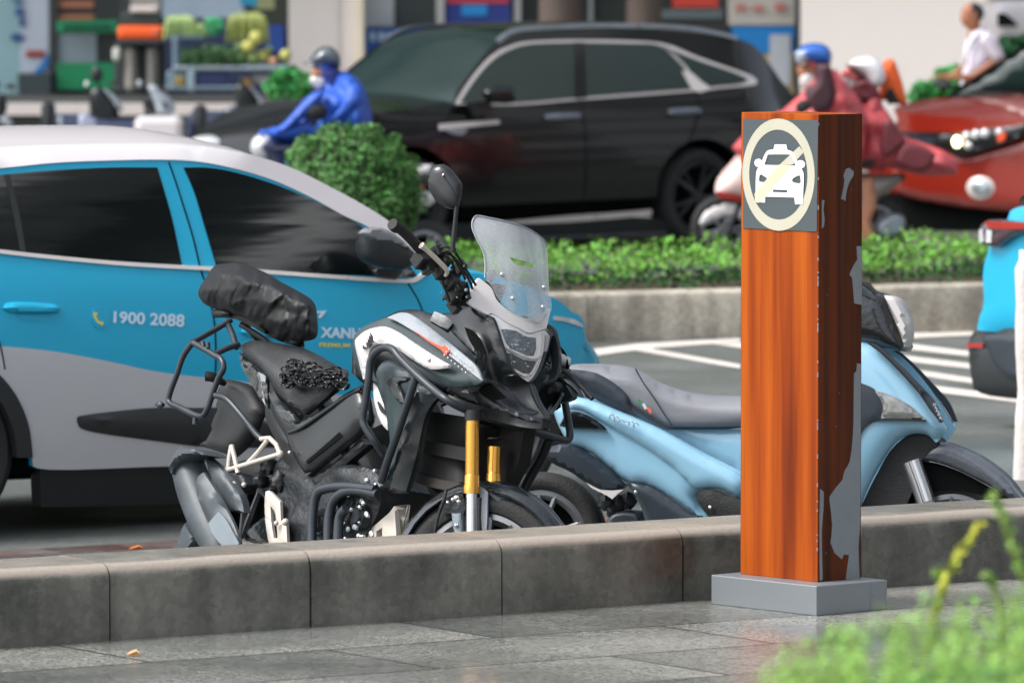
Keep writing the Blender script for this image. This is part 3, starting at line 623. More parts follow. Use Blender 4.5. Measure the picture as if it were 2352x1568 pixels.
def screenmat():
    m = bpy.data.materials.new("clear_windscreen"); m.use_nodes = True; n = m.node_tree.nodes; l = m.node_tree.links; b = n["Principled BSDF"]
    tc = n.new("ShaderNodeTexCoord"); nz = n.new("ShaderNodeTexNoise"); nz.inputs["Scale"].default_value = 7; mp = n.new("ShaderNodeMapping"); mp.inputs[3].default_value = (1, 1.6, .35)
    l.new(tc.outputs["Object"], mp.inputs[0]); l.new(mp.outputs[0], nz.inputs["Vector"])
    v = n.new("ShaderNodeTexVoronoi"); v.inputs["Scale"].default_value = 150; l.new(tc.outputs["Object"], v.inputs["Vector"])
    dr = n.new("ShaderNodeMapRange"); dr.inputs[1].default_value = .18; dr.inputs[2].default_value = .3; dr.inputs[3].default_value = 1; dr.inputs[4].default_value = 0; l.new(v.outputs["Distance"], dr.inputs[0])
    al = n.new("ShaderNodeMapRange"); al.inputs[1].default_value = .38; al.inputs[2].default_value = .62; al.inputs[3].default_value = .2; al.inputs[4].default_value = .56; l.new(nz.outputs[0], al.inputs[0])
    ad = n.new("ShaderNodeMath"); ad.operation = 'MULTIPLY_ADD'; ad.inputs[1].default_value = .28; l.new(dr.outputs[0], ad.inputs[0]); l.new(al.outputs[0], ad.inputs[2]); l.new(ad.outputs[0], b.inputs["Alpha"])
    b.inputs["Base Color"].default_value = lin((196, 202, 206)); b.inputs["Roughness"].default_value = .12; b.inputs["Specular IOR Level"].default_value = .8
    bp = n.new("ShaderNodeBump"); bp.inputs["Strength"].default_value = .5; bp.inputs["Distance"].default_value = .003; l.new(dr.outputs[0], bp.inputs["Height"]); l.new(bp.outputs[0], b.inputs["Normal"])
    return m
M_scr = screenmat()
def bp(name, pts, m, th=.008, **k): return plate(name, BF, pts, m, k.pop("parent", bike), th=th, **k)
def bh(pts): return [BF.hit(*p) for p in pts]
def bt(name, pts, r, m, mirror=False, parent=None, **k):
    P = bh(pts); o = MB().tube(P, r, k.pop("n", 10), **k).build(name, m, parent or bike)
    if mirror: MB().tube([(p.x, -p.y, p.z) for p in P], r, 10, **k).build(name, m, parent or bike)
    return o
s2b = lambda p: BF.I @ (SFr.M @ Vector(p))
def sh(pts): return [s2b(SFr.hit(*p)) for p in pts]
def sp(name, pts, m, th=.008, **k): return plate(name, SFr, pts, m, bike, th=th, post=s2b, **k)
VD = BF.I.to_3x3() @ Vector((0, -1, 0))
FW = (.9, 0, .1)                                            # outward direction of front-facing panels
mat("lamp_housing", (24, 26, 28), .35)
# --- wheels
wheel(bike, (-.655, 0, .31), .305, .14, -1, rimr=.72, spokes=5, n=56)
wc = s2b(SFr.hit(1114, 1341, 0)); sax = (BF.I.to_3x3() @ SFr.M.to_3x3()) @ Vector((0, 1, 0))
wheel(bike, wc, .302, .12, -1, rimr=.74, spokes=5, axis=sax, n=56)
# --- front mudguard following the wheel, with cheek plates
wl = SFr.hit(1114, 1341, 0); mb = MB(); rows = []
for k in range(15):
    a = R(176 - 160 * k / 14); wd_ = .068 * (1 - .75 * abs(k / 14 - .45) ** 1.6); rr_ = .325 + .012 * math.sin(k / 14 * math.pi)
    rows.append([s2b(wl + Vector((math.cos(a) * (rr_ - .035 * abs(t) ** 3), t * wd_, math.sin(a) * (rr_ - .035 * abs(t) ** 3)))) for t in [-1 + j / 4 for j in range(9)]])
mb.loft(rows, closed=False, cap=False); mb.loft([[q + (wc - q).normalized() * .005 for q in r] for r in rows], closed=False, cap=False)
fend = mb.build("front_mudguard", M_gls, bike)
sp("mudguard_cheek", V('3', (640, 1100, -.08), (700, 1040, -.08), (800, 1010, -.075), (820, 1100, -.075), (800, 1180, -.08), (730, 1150, -.08), (660, 1160, -.08)), M_eng, th=.01, mirror=False)
sp("mudguard_cheek", V('3', (918, 962, -.07), (975, 1000, -.07), (972, 1180, -.075), (960, 1330, -.075), (940, 1330, -.075), (928, 1150, -.075)), M_bsil, th=.01)
sp("mudguard_cheek", V('3', (975, 960, -.05), (1110, 1000, -.03), (1230, 1080, -.02), (1170, 1060, -.03), (1080, 1060, -.05), (1100, 1120, -.055), (985, 1020, -.06)), M_muf, th=.01, bulge=.006)
sp("caliper_bracket", V('3', (725, 1150, -.1), (790, 1150, -.1), (800, 1290, -.1), (790, 1340, -.1), (755, 1340, -.1), (735, 1240, -.1)), M_mufl, th=.03, bulge=.006)
for (x, y, r) in ((760, 1045, .011), (735, 1055, .007), (775, 1070, .008), (758, 1235, .008), (700, 1075, .006)):
    MB().ell(sh(V('3', (x, y, -.11)))[0], (r, r, r), n=10).build("bolt", M_slid, bike)
MB().tube(sh(V('3', (690, 985, -.09), (672, 1060, -.1), (640, 1150, -.1), (615, 1250, -.1), (605, 1350, -.1))), .0055, 8).build("brake_hose", M_grip, bike)
# --- fork legs
for (lt, xo, top, bot, nm) in ((-.095, 0, 500, 1015, "n"), (.095, 152, 690, 1000, "f")):
    P = sh(V('3', (872 + xo, top, lt), (869 + xo, top + 60, lt), (866 + xo, bot - 130, lt))); MB().tube(P, .0222, 22, sm=False).build("fork_tube", M_gold, bike)
    P = sh(V('3', (866 + xo, bot - 130, lt), (866 + xo, bot - 122, lt), (865 + xo, bot - 60, lt), (865 + xo, bot - 52, lt), (864 + xo, bot, lt))); MB().tube(P, [.0225, .0245, .0245, .0265, .0265], 22, sm=False).build("fork_collar", M_gold, bike)
    P = sh(V('3', (864 + xo, bot, lt), (863 + xo, 1760, lt))); MB().tube(P, .0185, 18, sm=False).build("fork_slider", M_slid, bike)
    P = sh(V('3', (872 + xo, top - 60, lt), (872 + xo, top + (12 if nm == 'n' else -50), lt))); MB().tube(P, .027, 18, sm=False).build("fork_clamp", M_frame, bike)
    P = sh(V('3', (906 + xo, bot + 30, lt + .03), (905 + xo, 1760, lt + .03))); MB().tube(P, .02, 12, sm=False).build("fork_guard", M_gls, bike)
# --- dark core: radiator, frame spine, engine
bp("radiator", V('3', (480, 430, -.09), (800, 480, -.09), (1230, 560, .05), (1190, 800, .05), (1080, 1000, .05), (700, 980, -.09), (460, 880, -.1)), mat("radiator_black", (14, 15, 15), .7, var=.3, vs=40), th=.05, sm=False)
bp("radiator_bar", ribbon(V('3', (540, 690, -.11), (700, 720, -.11), (830, 745, -.1)), 30), mat("radiator_bar_black", (16, 17, 18), .7), th=.02)
bp("radiator_bar", ribbon(V('3', (450, 890, -.11), (580, 935, -.11), (780, 975, -.09)), 22), mat("warm_grey_metal", (40, 35, 33), .5), th=.02)
bp("engine_side", V('1', (700, 1010, -.1), (830, 1100, -.11), (960, 1050, -.12), (1120, 1080, -.13), (1180, 1160, -.13), (1150, 1280, -.13), (1080, 1420, -.13), (1060, 1600, -.13), (720, 1600, -.12), (680, 1300, -.12), (640, 1150, -.1)), M_eng, th=.2, bulge=.02, mirror=False, div=20, wr=.02, ws=14)
for (x, y, r) in ((1000, 1230, .05), (1060, 1300, .045), (960, 1320, .055), (880, 1330, .05)):
    c_ = BF.hit(*V('1', (x, y))[0], -.15); MB().lathe([(0, .018), (r * .5, .02), (r * .62, .01), (r * .8, .012), (r, 0), (r, -.05)], c_, (0, -1, 0), 24).build("engine_cover", M_eng, bike)
rnd = random.Random(3)
for k in range(26):
    c_ = BF.hit(*V('1', (rnd.uniform(960, 1130), rnd.uniform(1190, 1410)))[0], -.17); r = rnd.uniform(.004, .011)
    MB().ell(c_, (r, .008, r), n=8).build("bolt", M_slid if k % 3 else M_mufl, bike)
for q in (((840, 1440), (842, 1300), (860, 1200), (900, 1168), (1000, 1158), (1140, 1172)), ((915, 1440), (918, 1320), (940, 1230), (990, 1185), (1060, 1178), (1150, 1195)), ((960, 1440), (965, 1340), (975, 1290), (1000, 1262))):
    bt("engine_guard_tube", [V('1', p)[0] + (-.19,) for p in q], .0165, M_rack)
bp("frame_spar", V('1', (640, 700, -.11), (700, 860, -.115), (780, 1020, -.12), (840, 1110, -.12), (820, 1180, -.12), (790, 1300, -.12), (760, 1440, -.12), (690, 1440, -.12), (720, 1200, -.12), (740, 1120, -.12), (690, 980, -.115), (620, 830, -.11)), M_frame, th=.03, bulge=.008, mirror=True)
bp("frame_spar", V('1', (830, 1110, -.125), (950, 1040, -.13), (1070, 930, -.14), (1110, 960, -.14), (980, 1070, -.13), (860, 1180, -.125)), M_frame, th=.03, bulge=.01, mirror=True)
bp("swingarm", V('1', (560, 1430, -.1), (640, 1340, -.1), (760, 1260, -.11), (780, 1400, -.11), (700, 1470, -.11), (560, 1530, -.1)), M_eng, th=.04, bulge=.01, mirror=True)
# --- seat (closed cushion), net on it, tail and side covers
bp("seat", V('1', (498, 500, 0), (545, 476, 0), (620, 474, 0), (700, 488, 0), (800, 508, -.02), (880, 545, -.02), (945, 582, 0), (1015, 615, 0), (1000, 680, -.05), (930, 740, -.08), (860, 790, -.09), (800, 822, -.09), (740, 790, -.09), (670, 725, -.09), (625, 660, -.08), (590, 610, -.06), (540, 570, -.03)), M_seat, th=.0, bulge=.12, back=.12, bw=.8, div=26, out=VD)
bp("seat_step", V('1', (672, 700, -.15), (700, 655, -.152), (780, 690, -.15), (850, 700, -.145), (980, 660, -.12), (900, 745, -.14), (805, 818, -.145), (740, 775, -.15)), M_seat, th=.02, bulge=.012)
nb = MB(); rnd = random.Random(11)
for k in range(64):
    x, y = rnd.uniform(705, 985), 0; t = (x - 705) / 280; y = 565 + t * 50 + rnd.uniform(0, 120 - 50 * t); l_ = -.06 - .07 * min(1, (y - 560 - t * 50) / 80); r_ = rnd.uniform(18, 34); a0 = rnd.uniform(0, 6)
    nb.tube(bh([V('1', (x + r_ * math.cos(a0 + a), y + .55 * r_ * math.sin(a0 + a)))[0] + (l_ - .075 + .01 * math.sin(3 * a),) for a in [2 * math.pi * i / 9 for i in range(10)]]), .0034, 5, cap=False)
nb.build("luggage_net", mat("net_cord", (12, 13, 14), .35, coat=.3), bike)
bp("tail_cover", V('1', (497, 530, -.1), (530, 560, -.105), (575, 600, -.115), (622, 640, -.12), (630, 700, -.12), (632, 790, -.12), (600, 750, -.12), (545, 660, -.11), (512, 600, -.105)), M_gls, th=.02, bulge=.012, mirror=True)
bp("tail_highlight", V('1', (520, 600, -.118), (570, 612, -.122), (622, 640, -.132), (620, 668, -.132), (600, 660, -.132), (622, 780, -.128), (600, 740, -.128), (560, 680, -.122)), M_bsil, th=.003, mirror=True)
bp("side_cover", V('1', (640, 640, -.12), (680, 740, -.13), (790, 850, -.15), (900, 790, -.155), (1000, 720, -.16), (1075, 680, -.165), (1100, 760, -.17), (1112, 850, -.17), (1040, 930, -.165), (940, 1010, -.16), (815, 1108, -.15), (770, 1040, -.145), (715, 920, -.14), (650, 800, -.125)), M_sat, th=.02, bulge=.022, mirror=True, div=22)
bp("side_cover_trim", V('1', (682, 795, -.155), (740, 800, -.158), (785, 852, -.16), (745, 872, -.158), (700, 840, -.156)), M_gls, th=.01, bulge=.01, mirror=True)
bp("cover_slot", ribbon(V('1', (975, 912, -.188), (900, 975, -.186), (815, 1045, -.178)), [12, 9, 7]), M_dark, th=.004, mirror=True)
bt("cover_edge", V('1', (730, 905, -.165), (790, 880, -.178), (900, 805, -.182), (1000, 735, -.184), (1070, 700, -.186)), .006, M_sat, True)
bp("mudflap", V('1', (430, 650, 0), (560, 690, -.02), (620, 800, -.04), (560, 940, -.03), (480, 1020, 0), (310, 965, .02), (360, 920, .02), (395, 800, 0), (405, 700, 0)), mat("mudflap_black", (24, 26, 27), .5, var=.2), th=.01, bulge=.03)
# --- pannier rack on the near side and its twin
rl = -.2
for q in (((460, 375, -.03), (370, 430, -.1), (280, 480, rl)), ((280, 480, rl), (235, 545, rl), (205, 630, rl), (175, 710, rl), (168, 760, rl), (215, 785, rl), (310, 828, rl), (345, 800, rl), (375, 715, rl), (400, 650, rl), (424, 605, rl), (414, 562, rl), (380, 540, rl), (330, 510, rl), (280, 482, rl)),
          ((440, 385, -.03), (465, 440, -.07), (485, 505, -.1)), ((385, 535, rl), (440, 510, -.15), (495, 490, -.1)), ((385, 730, rl), (440, 748, rl), (510, 825, -.19), (590, 925, -.17), (632, 935, -.16))):
    bt("pannier_rack_tube", V('1', *q), .0105, M_rack, True)
for q in (((330, 500), (325, 478)), ((352, 508), (350, 482)), ((290, 835), (288, 865)), ((140, 775), (110, 770))): bt("rack_peg", [V('1', p)[0] + (rl,) for p in q], .008, M_rack, sm=False)
MB().ell(BF.hit(*V('1', (125, 775))[0], rl), (.014, .01, .014), n=12).build("bolt", M_rack, bike)
bt("rear_indicator", V('1', (340, 640, -.12), (375, 645, -.1), (430, 675, -.05)), [.018, .018, .01], M_grip)
bp("top_plate", V('1', (368, 330, 0), (470, 335, 0), (640, 420, 0), (800, 470, 0), (804, 508, 0), (700, 480, 0), (600, 430, 0), (480, 372, 0), (380, 365, 0)), M_grip, th=.05, bulge=.04, back=.04, out=VD)
# --- foot peg hanger
for q in (((440, 1082), (560, 1045), (690, 1005)), ((690, 1005), (672, 960), (640, 930)), ((632, 940), (585, 1000), (530, 1058)), ((318, 1020), (380, 1052), (440, 1085)), ((445, 1080), (452, 1020), (462, 965)), ((462, 965), (478, 1030), (492, 1095)), ((600, 935), (640, 930))):
    bt("footrest_bracket", [V('1', p)[0] + (-.17,) for p in q], .0085, M_beige, sm=False)
for x, y, r in ((690, 1006, .014), (470, 1150, .013), (520, 1150, .009), (735, 998, .007), (1100, 1130, .011), (1135, 1085, .008), (1140, 1150, .008), (1112, 1165, .006)): MB().ell(BF.hit(*V('1', (x, y))[0], -.185), (r, r, r), n=12).build("bolt", M_beige if x < 700 else M_slid, bike)
bp("foot_peg", V('1', (440, 1080, -.16), (520, 1100, -.16), (540, 1150, -.16), (500, 1185, -.16), (450, 1150, -.16)), M_eng, th=.05, bulge=.012)
bp("heel_plate", V('1', (622, 1180, -.17), (640, 1178, -.17), (690, 1228, -.17), (692, 1320, -.17), (718, 1325, -.17), (724, 1430, -.17), (640, 1436, -.17), (622, 1330, -.17), (617, 1240, -.17)), M_beige, th=.012, bulge=.004, ang=35, holes=[V('1', (645, 1250), (668, 1290), (678, 1400), (660, 1400), (648, 1320))])
for x, y, r in ((672, 1330, .009), (715, 1325, .013)): MB().ell(BF.hit(*V('1', (x, y))[0], -.19), (r, r, r), n=10).build("bolt", M_beige, bike)
bp("kick_lever", V('1', (485, 1442, -.17), (505, 1405, -.17), (560, 1425, -.17), (640, 1440, -.17), (640, 1460, -.17), (500, 1460, -.17)), M_beige, th=.02, bulge=.006)
bp("chain_guard", V('1', (520, 1370, -.15), (600, 1310, -.15), (640, 1290, -.15), (650, 1430, -.15), (560, 1420, -.15)), M_gls, th=.02, bulge=.01)
for x, y, s_ in ((640, 1060, .03), (690, 1130, .035), (600, 1130, .025), (660, 1190, .02)): MB().ell(BF.hit(*V('1', (x, y))[0], -.12), (s_, .03, s_), n=12, nz=.6, sc=2).build("linkage", M_eng, bike)
# --- muffler
mu = [((250, 1000), .040), ((252, 1030), .058), ((262, 1080), .066), ((290, 1170), .071), ((330, 1270), .074), ((375, 1370), .073), ((410, 1450), .066), ((440, 1540), .05)]
P = [BF.hit(*V('1', p)[0], -.19) for p, r in mu]; mub = MB().tube(P, [r * .9 for _, r in mu], 26); muf = mub.build("muffler", M_muf, bike)
bp("muffler_cap", V('1', (172, 1060, -.26), (195, 1000, -.262), (232, 968, -.262), (300, 983, -.262), (335, 1008, -.26), (260, 1012, -.265), (205, 1045, -.265), (178, 1100, -.262)), M_muf, th=.1, bulge=.012)
bp("heat_shield", V('1', (330, 1090, -.262), (400, 1200, -.265), (470, 1330, -.266), (500, 1420, -.266), (485, 1448, -.266), (430, 1450, -.266), (370, 1360, -.268), (352, 1330, -.268), (300, 1200, -.268), (300, 1120, -.265)), M_muf, th=.012, bulge=.016)
bp("heat_shield_badge", V('1', (352, 1330, -.284), (400, 1275, -.284), (440, 1320, -.284), (495, 1425, -.283), (480, 1450, -.282), (430, 1450, -.283), (375, 1385, -.284)), M_mufl, th=.004)
bp("muffler_bracket", V('1', (335, 1010, -.2), (420, 1085, -.2), (500, 1200, -.2), (520, 1280, -.2), (440, 1260, -.2), (370, 1130, -.2)), M_muf, th=.03, bulge=.01)
bp("muffler_tail", V('1', (210, 1460, -.14), (235, 1370, -.14), (262, 1312, -.14), (300, 1400, -.14), (280, 1470, -.14)), M_muf, th=.05, bulge=.02)
# --- tank, shrouds and fairing
bp("fuel_tank", V('2', (30, 1400, -.1), (45, 1190, -.1), (110, 1112, -.06), (240, 1052, -.02), (330, 1014, 0), (440, 1008, 0), (530, 1032, 0), (640, 1028, 0), (770, 990, -.03), (900, 1100, -.06), (850, 1400, -.1), (600, 1560, -.12), (250, 1560, -.12)), M_sat, th=.0, bulge=.05, back=.05, bw=.6, div=26, out=VD)
F1 = V('2', (590, 1030, -.13), (660, 1025, -.125), (760, 985, -.125), (885, 1042, -.138), (925, 1120, -.136), (950, 1200, -.132), (985, 1300, -.12), (1030, 1390, -.095), (1085, 1440, -.05), (1130, 1462, -.01)) + V('3', (1290, 280, -.0), (1330, 380, 0), (1395, 488, 0), (1383, 530, 0), (1250, 512, -.05), (1000, 440, -.11), (800, 360, -.17), (690, 300, -.195), (760, 220, -.2), (880, 200, -.19)) + V('2', (800, 1300, -.185), (700, 1200, -.17), (620, 1110, -.15))
bp("front_fairing", F1, M_sat, th=.012, bulge=.018, mirror=True, div=30, bw=.5)
bp("fairing_vent", V('2', (758, 1122, -.172), (800, 1140, -.172), (850, 1190, -.168), (882, 1262, -.162), (892, 1292, -.16), (850, 1270, -.168), (800, 1225, -.174)), M_dark, th=.004, mirror=True, off=.02)
bp("beak_opening", V('3', (938, 300, -.148), (975, 255, -.144), (1020, 262, -.135), (1125, 355, -.105), (1040, 372, -.12), (960, 340, -.14)), M_dark, th=.004, mirror=True, off=.014)
bp("beak_ridge", V('3', (800, 315, -.19), (900, 250, -.175), (1010, 230, -.15), (1100, 280, -.12), (1230, 400, -.06), (1330, 450, -.015), (1240, 430, -.055), (1120, 300, -.11), (1010, 250, -.146), (935, 275, -.16), (880, 320, -.18)), M_sat, th=.012, bulge=.016, mirror=True, off=.008)
bp("beak_underside", V('3', (700, 330, -.19), (900, 400, -.15), (1250, 480, -.05), (1390, 500, 0), (1385, 560, 0), (1250, 560, -.05), (950, 490, -.12), (760, 400, -.18)), M_frame, th=.02, mirror=True)
bp("tank_shroud", V('2', (35, 1262, -.17), (48, 1172, -.17), (108, 1112, -.165), (240, 1058, -.15), (320, 1045, -.14), (450, 1100, -.16), (620, 1210, -.185), (770, 1330, -.2), (842, 1452, -.205), (800, 1474, -.208), (680, 1488, -.212), (560, 1460, -.216), (430, 1400, -.22), (300, 1300, -.215), (210, 1245, -.205), (140, 1280, -.19), (120, 1420, -.18), (75, 1400, -.175)), M_teal, th=.02, bulge=.012, mirror=True, div=24)
bp("silver_top_panel", V('2', (250, 1057, -.17), (300, 1035, -.16), (345, 1026, -.15), (400, 1040, -.155), (500, 1112, -.17), (620, 1204, -.195), (720, 1285, -.212), (800, 1360, -.222), (836, 1446, -.226), (770, 1398, -.228), (640, 1295, -.226), (500, 1195, -.21), (380, 1120, -.19), (300, 1075, -.178)), M_bsil, th=.008, bulge=.006, mirror=True)
bp("white_wing_panel", V('2', (50, 1215, -.205), (70, 1175, -.207), (125, 1135, -.21), (215, 1112, -.215), (285, 1132, -.225), (400, 1205, -.24), (520, 1285, -.25), (632, 1350, -.25), (626, 1368, -.25), (520, 1377, -.252), (440, 1340, -.25), (340, 1270, -.245), (255, 1225, -.238), (190, 1222, -.23), (150, 1250, -.225), (130, 1310, -.22), (126, 1425, -.21), (102, 1440, -.208), (75, 1330, -.206)), M_bwht, th=.012, bulge=.008, mirror=True, div=22, ang=40)
for k, (x0, y0, x1, y1) in enumerate(((150, 1150, 176, 1212), (142, 1168, 166, 1222), (134, 1186, 156, 1232), (126, 1206, 148, 1240), (104, 1226, 146, 1246))):
    bp("winged_emblem", V('2', (x0, y0, -.232), (x0 + 7, y0 + 12, -.232), (x1, y1, -.232), (x1 - 14, y1 + 2, -.232), (x0 + 2, y0 + 26, -.232)), M_grip, th=.003, sm=False, off=.004)
bp("orange_decal", V('2', (415, 1135, -.215), (500, 1190, -.222), (590, 1240, -.23), (605, 1228, -.23), (640, 1262, -.23), (618, 1290, -.232), (585, 1255, -.23), (500, 1200, -.224)), M_org, th=.003, sm=False, off=.002)
db = MB()
for i in range(7):
    for j in range(3):
        p = BF.hit(*V('2', (632 + i * 22 - j * 14, 1252 + i * 18 + j * 18))[0], -.236); db.ell(p, (.0035, .002, .0035), n=6)
db.build("dot_decal", M_bwht, bike)
MB().ell(BF.hit(*V('2', (508, 1316))[0], -.262), (.008, .004, .008), n=12).build("bolt", M_beige, bike)
bp("radiator_shroud", V('3', (205, 200, -.2), (225, 130, -.205), (280, 95, -.21), (360, 110, -.215), (460, 190, -.215), (560, 270, -.21), (660, 320, -.2), (580, 400, -.19), (530, 520, -.185), (500, 700, -.18), (450, 880, -.17), (400, 1010, -.16), (310, 1010, -.16), (275, 900, -.17), (300, 720, -.18), (288, 560, -.19), (262, 420, -.195), (225, 310, -.198)), M_teal, th=.02, bulge=.02, mirror=True, div=22)
bp("shroud_insert", V('3', (275, 235, -.226), (330, 205, -.23), (450, 210, -.228), (430, 240, -.23), (370, 255, -.23), (420, 400, -.228), (370, 390, -.228), (300, 300, -.228)), M_sat, th=.01, bulge=.01)
bp("shroud_lower_black", V('3', (480, 240, -.222), (660, 325, -.2), (580, 410, -.195), (530, 530, -.19), (480, 760, -.185), (410, 1000, -.175), (290, 1000, -.18), (330, 800, -.2), (400, 520, -.215)), M_sat, th=.012, bulge=.012)
bp("white_accent", V('3', (185, 250, -.17), (215, 290, -.172), (262, 400, -.175), (278, 480, -.175), (284, 578, -.175), (240, 530, -.174), (205, 440, -.172), (185, 340, -.17)), M_bwht, th=.01, bulge=.004)
bp("accent_slot", ribbon(V('3', (215, 380, -.185), (245, 440, -.187), (275, 470, -.187)), [3, 8, 3]), M_grip, th=.003)
bp("sump_guard", V('3', (95, 1330, -.12), (150, 1270, -.12), (292, 1150, -.12), (330, 1100, -.12), (345, 1330, -.12), (340, 1420, -.12), (90, 1420, -.12)), M_beige, th=.02, sm=False, mirror=True, holes=[V('3', (205, 1275), (245, 1250), (243, 1335), (205, 1335))])
bp("sump_guard_face", V('3', (330, 1100, -.12), (425, 1090, -.06), (398, 1330, -.06), (390, 1420, -.06), (300, 1420, -.12), (302, 1320, -.12)), M_beige, th=.01, sm=False)
# --- crash bars
GB = V('3', (255, 745, -.2), (190, 650, -.24), (130, 560, -.26), (113, 500, -.265), (130, 380, -.27), (150, 240, -.275), (163, 110, -.28), (200, 40, -.28), (260, 5, -.28), (320, 20, -.28), (370, 80, -.28), (480, 190, -.28), (600, 295, -.275), (700, 370, -.27), (800, 425, -.22), (950, 480, -.12), (1100, 528, -.02), (1250, 572, .08), (1400, 618, .18), (1500, 645, .25), (1535, 640, .275), (1545, 600, .28), (1530, 500, .28), (1510, 390, .28), (1490, 365, .28), (1450, 368, .275), (1410, 400, .25))
bt("crash_bar", GB, .0128, M_rack, n=12)
bt("crash_bar_strut", V('3', (480, 205, -.275), (440, 330, -.27), (385, 500, -.26), (330, 660, -.245), (280, 800, -.22), (240, 930, -.19)), .0135, M_rack, n=12)
bt("crash_bar_strut", V('3', (1400, 640, .19), (1340, 780, .19), (1270, 900, .18), (1215, 1020, .17)), .0165, M_frame, n=12)
# --- windscreen, cowl, headlamp: bowed front surfaces
def fsurf(u0, z0, sl, bow):
    def f(x, y):
        u = u0
        for k in range(8): p = BF.hit(x, y, u, 0); u = u0 + (z0 - p.z) * sl - bow * p.y ** 2
        return BF.hit(x, y, u, 0)
    return f
FSW = fsurf(.52, 1.47, .45, 2.2); FSL = fsurf(.662, 1.15, .08, 2.6)
xy = lambda pts: [q[:2] for q in pts]
# --- windscreen, cowl, headlamp
WS = V('2', (800, 430, -.15), (776, 488, -.157), (800, 560, -.15), (845, 650, -.14), (858, 735, -.135), (855, 812, -.132), (905, 870, -.115), (940, 940, -.095), (1010, 1010, -.055), (1110, 1062, -.015), (1190, 1090, .03), (1255, 1040, .11), (1270, 985, .13), (1252, 860, .135), (1244, 700, .14), (1238, 620, .143), (1215, 570, .14), (1130, 512, .07), (1000, 466, -.02), (880, 440, -.1))
scr = bp("windscreen", xy(WS), M_scr, th=.004, out=FW, lat=FSW, div=18, ang=28, holes=[V('2', (1008, 682), (1090, 706), (1172, 728), (1165, 745), (1100, 742), (1040, 722))])
MB().tube([FSW(*p) for p in smooth_line(xy(WS[15:] + WS[:6]))], .003, 6, sm=False).build("windscreen_edge", M_bsil, scr)
COW = V('2', (832, 812, -.128), (798, 858, -.137), (764, 966, -.142), (820, 1003, -.142), (882, 1037, -.135), (912, 1032, -.122), (1000, 1085, -.08), (1080, 1122, -.04), (1130, 1148, 0), (1180, 1142, .03), (1246, 1125, .09), (1262, 1060, .12), (1271, 1000, .134), (1225, 1040, .085), (1190, 1080, .04), (1110, 1058, -.01), (1010, 1008, -.055), (940, 948, -.09), (905, 872, -.115))
bp("windscreen_cowl", xy(COW), M_bwht, th=.012, out=FW, lat=FSW, div=26, ang=55, off=-.008)
for (x, y, l_) in ((962, 790, -.08), (1027, 938, -.06), (1220, 870, .11), (1213, 992, .1)):
    p = FSW(*V('2', (x, y))[0]); MB().ell(p, (.008, .008, .008), n=12).build("windscreen_bolt", M_slid, scr)
HL = V('2', (888, 1040, -.13), (930, 1125, -.125), (958, 1210, -.118), (972, 1290, -.105), (1010, 1370, -.075), (1070, 1440, -.03), (1115, 1462, 0), (1160, 1425, .035), (1205, 1330, .085), (1232, 1230, .115), (1262, 1160, .13), (1246, 1128, .1), (1180, 1150, .035), (1130, 1160, 0), (1080, 1130, -.035), (1000, 1092, -.08), (920, 1045, -.12))
M_drl = mat("lamp_white_plastic", (246, 246, 248), .2, coat=1.0, var=.06, vs=30)
hb = bp("headlamp", xy(HL), M_drl, th=.05, out=FW, lat=FSL, div=24, off=-.004)
M_refl = mat("reflector", (92, 106, 116), .15, .5, var=.45, vs=70, bump=.9, bs=60)
M_reflk = mat("dark_reflector", (34, 40, 40), .12, .4, var=.45, vs=60, bump=1.0, bs=60)
def idw(P, x, y):
    a = b = 0
    for q in P:
        g = 1 / ((q[0] - x) ** 2 + (q[1] - y) ** 2 + .01) ** 1.5; a += g * q[2]; b += g
    return a / b
HLs = smooth_poly(HL, 4, 48)
def hp_(name, pts, m, off, **k): return plate(name, BF, [q[:2] for q in pts], m, hb, out=FW, off=off - .004, lat=FSL, **k)
li = lambda pts: [(a, b, -.125 + (x - 760) * .000312) for (x, y), (a, b) in zip(pts, V('I', *pts))]
hp_("reflector", li([(812, 378), (900, 375), (1050, 402), (1150, 455), (1250, 505), (1390, 520), (1395, 700), (1352, 822), (1240, 820), (1100, 752), (960, 690), (895, 600)]), M_refl, .003, th=.004, wr=.004, ws=40, sm=False, div=22)
hp_("reflector", li([(872, 765), (1000, 792), (1180, 882), (1290, 905), (1392, 912), (1335, 1060), (1275, 1122), (1180, 1112), (960, 1000), (915, 920)]), M_reflk, .003, th=.004, wr=.004, ws=40, sm=False, div=22)
hp_("running_light", ribbon(li([(815, 660), (960, 740), (1100, 800), (1240, 860), (1400, 868), (1480, 800), (1510, 600), (1515, 440)]), 5), M_bwht, .006, th=.008, bulge=.003, div=30)
hp_("running_light", ribbon(li([(835, 740), (880, 900), (940, 1020), (1060, 1110), (1175, 1165), (1290, 1140), (1360, 1040), (1440, 880)]), 4.5), M_bwht, .006, th=.008, bulge=.003, div=30)
hp_("lamp_divider", ribbon(li([(975, 780), (955, 970)]), 3), M_refl, .006, th=.004)
rnd = random.Random(9)
for k in range(16):
    x, y = rnd.choice([(rnd.uniform(900, 1300), rnd.uniform(480, 740)), (rnd.uniform(960, 1280), rnd.uniform(880, 1090))]); a = V('I', (x, y))[0]; p = FSL(*a); r_ = rnd.uniform(.002, .004)
    MB().ell(p, (r_, r_ * 2, r_), n=8).build("lamp_facet", M_slid, hb)
hp_("lamp_corner", li([(1545, 480), (1610, 490), (1590, 640), (1560, 750), (1520, 750), (1540, 620)]), M_cgrey, .008, th=.01)
M_lens = mat("clear_lens", (225, 230, 235), .03, alpha=.05, spec=.7)
hp_("lens", HL, M_lens, .018, th=.003)
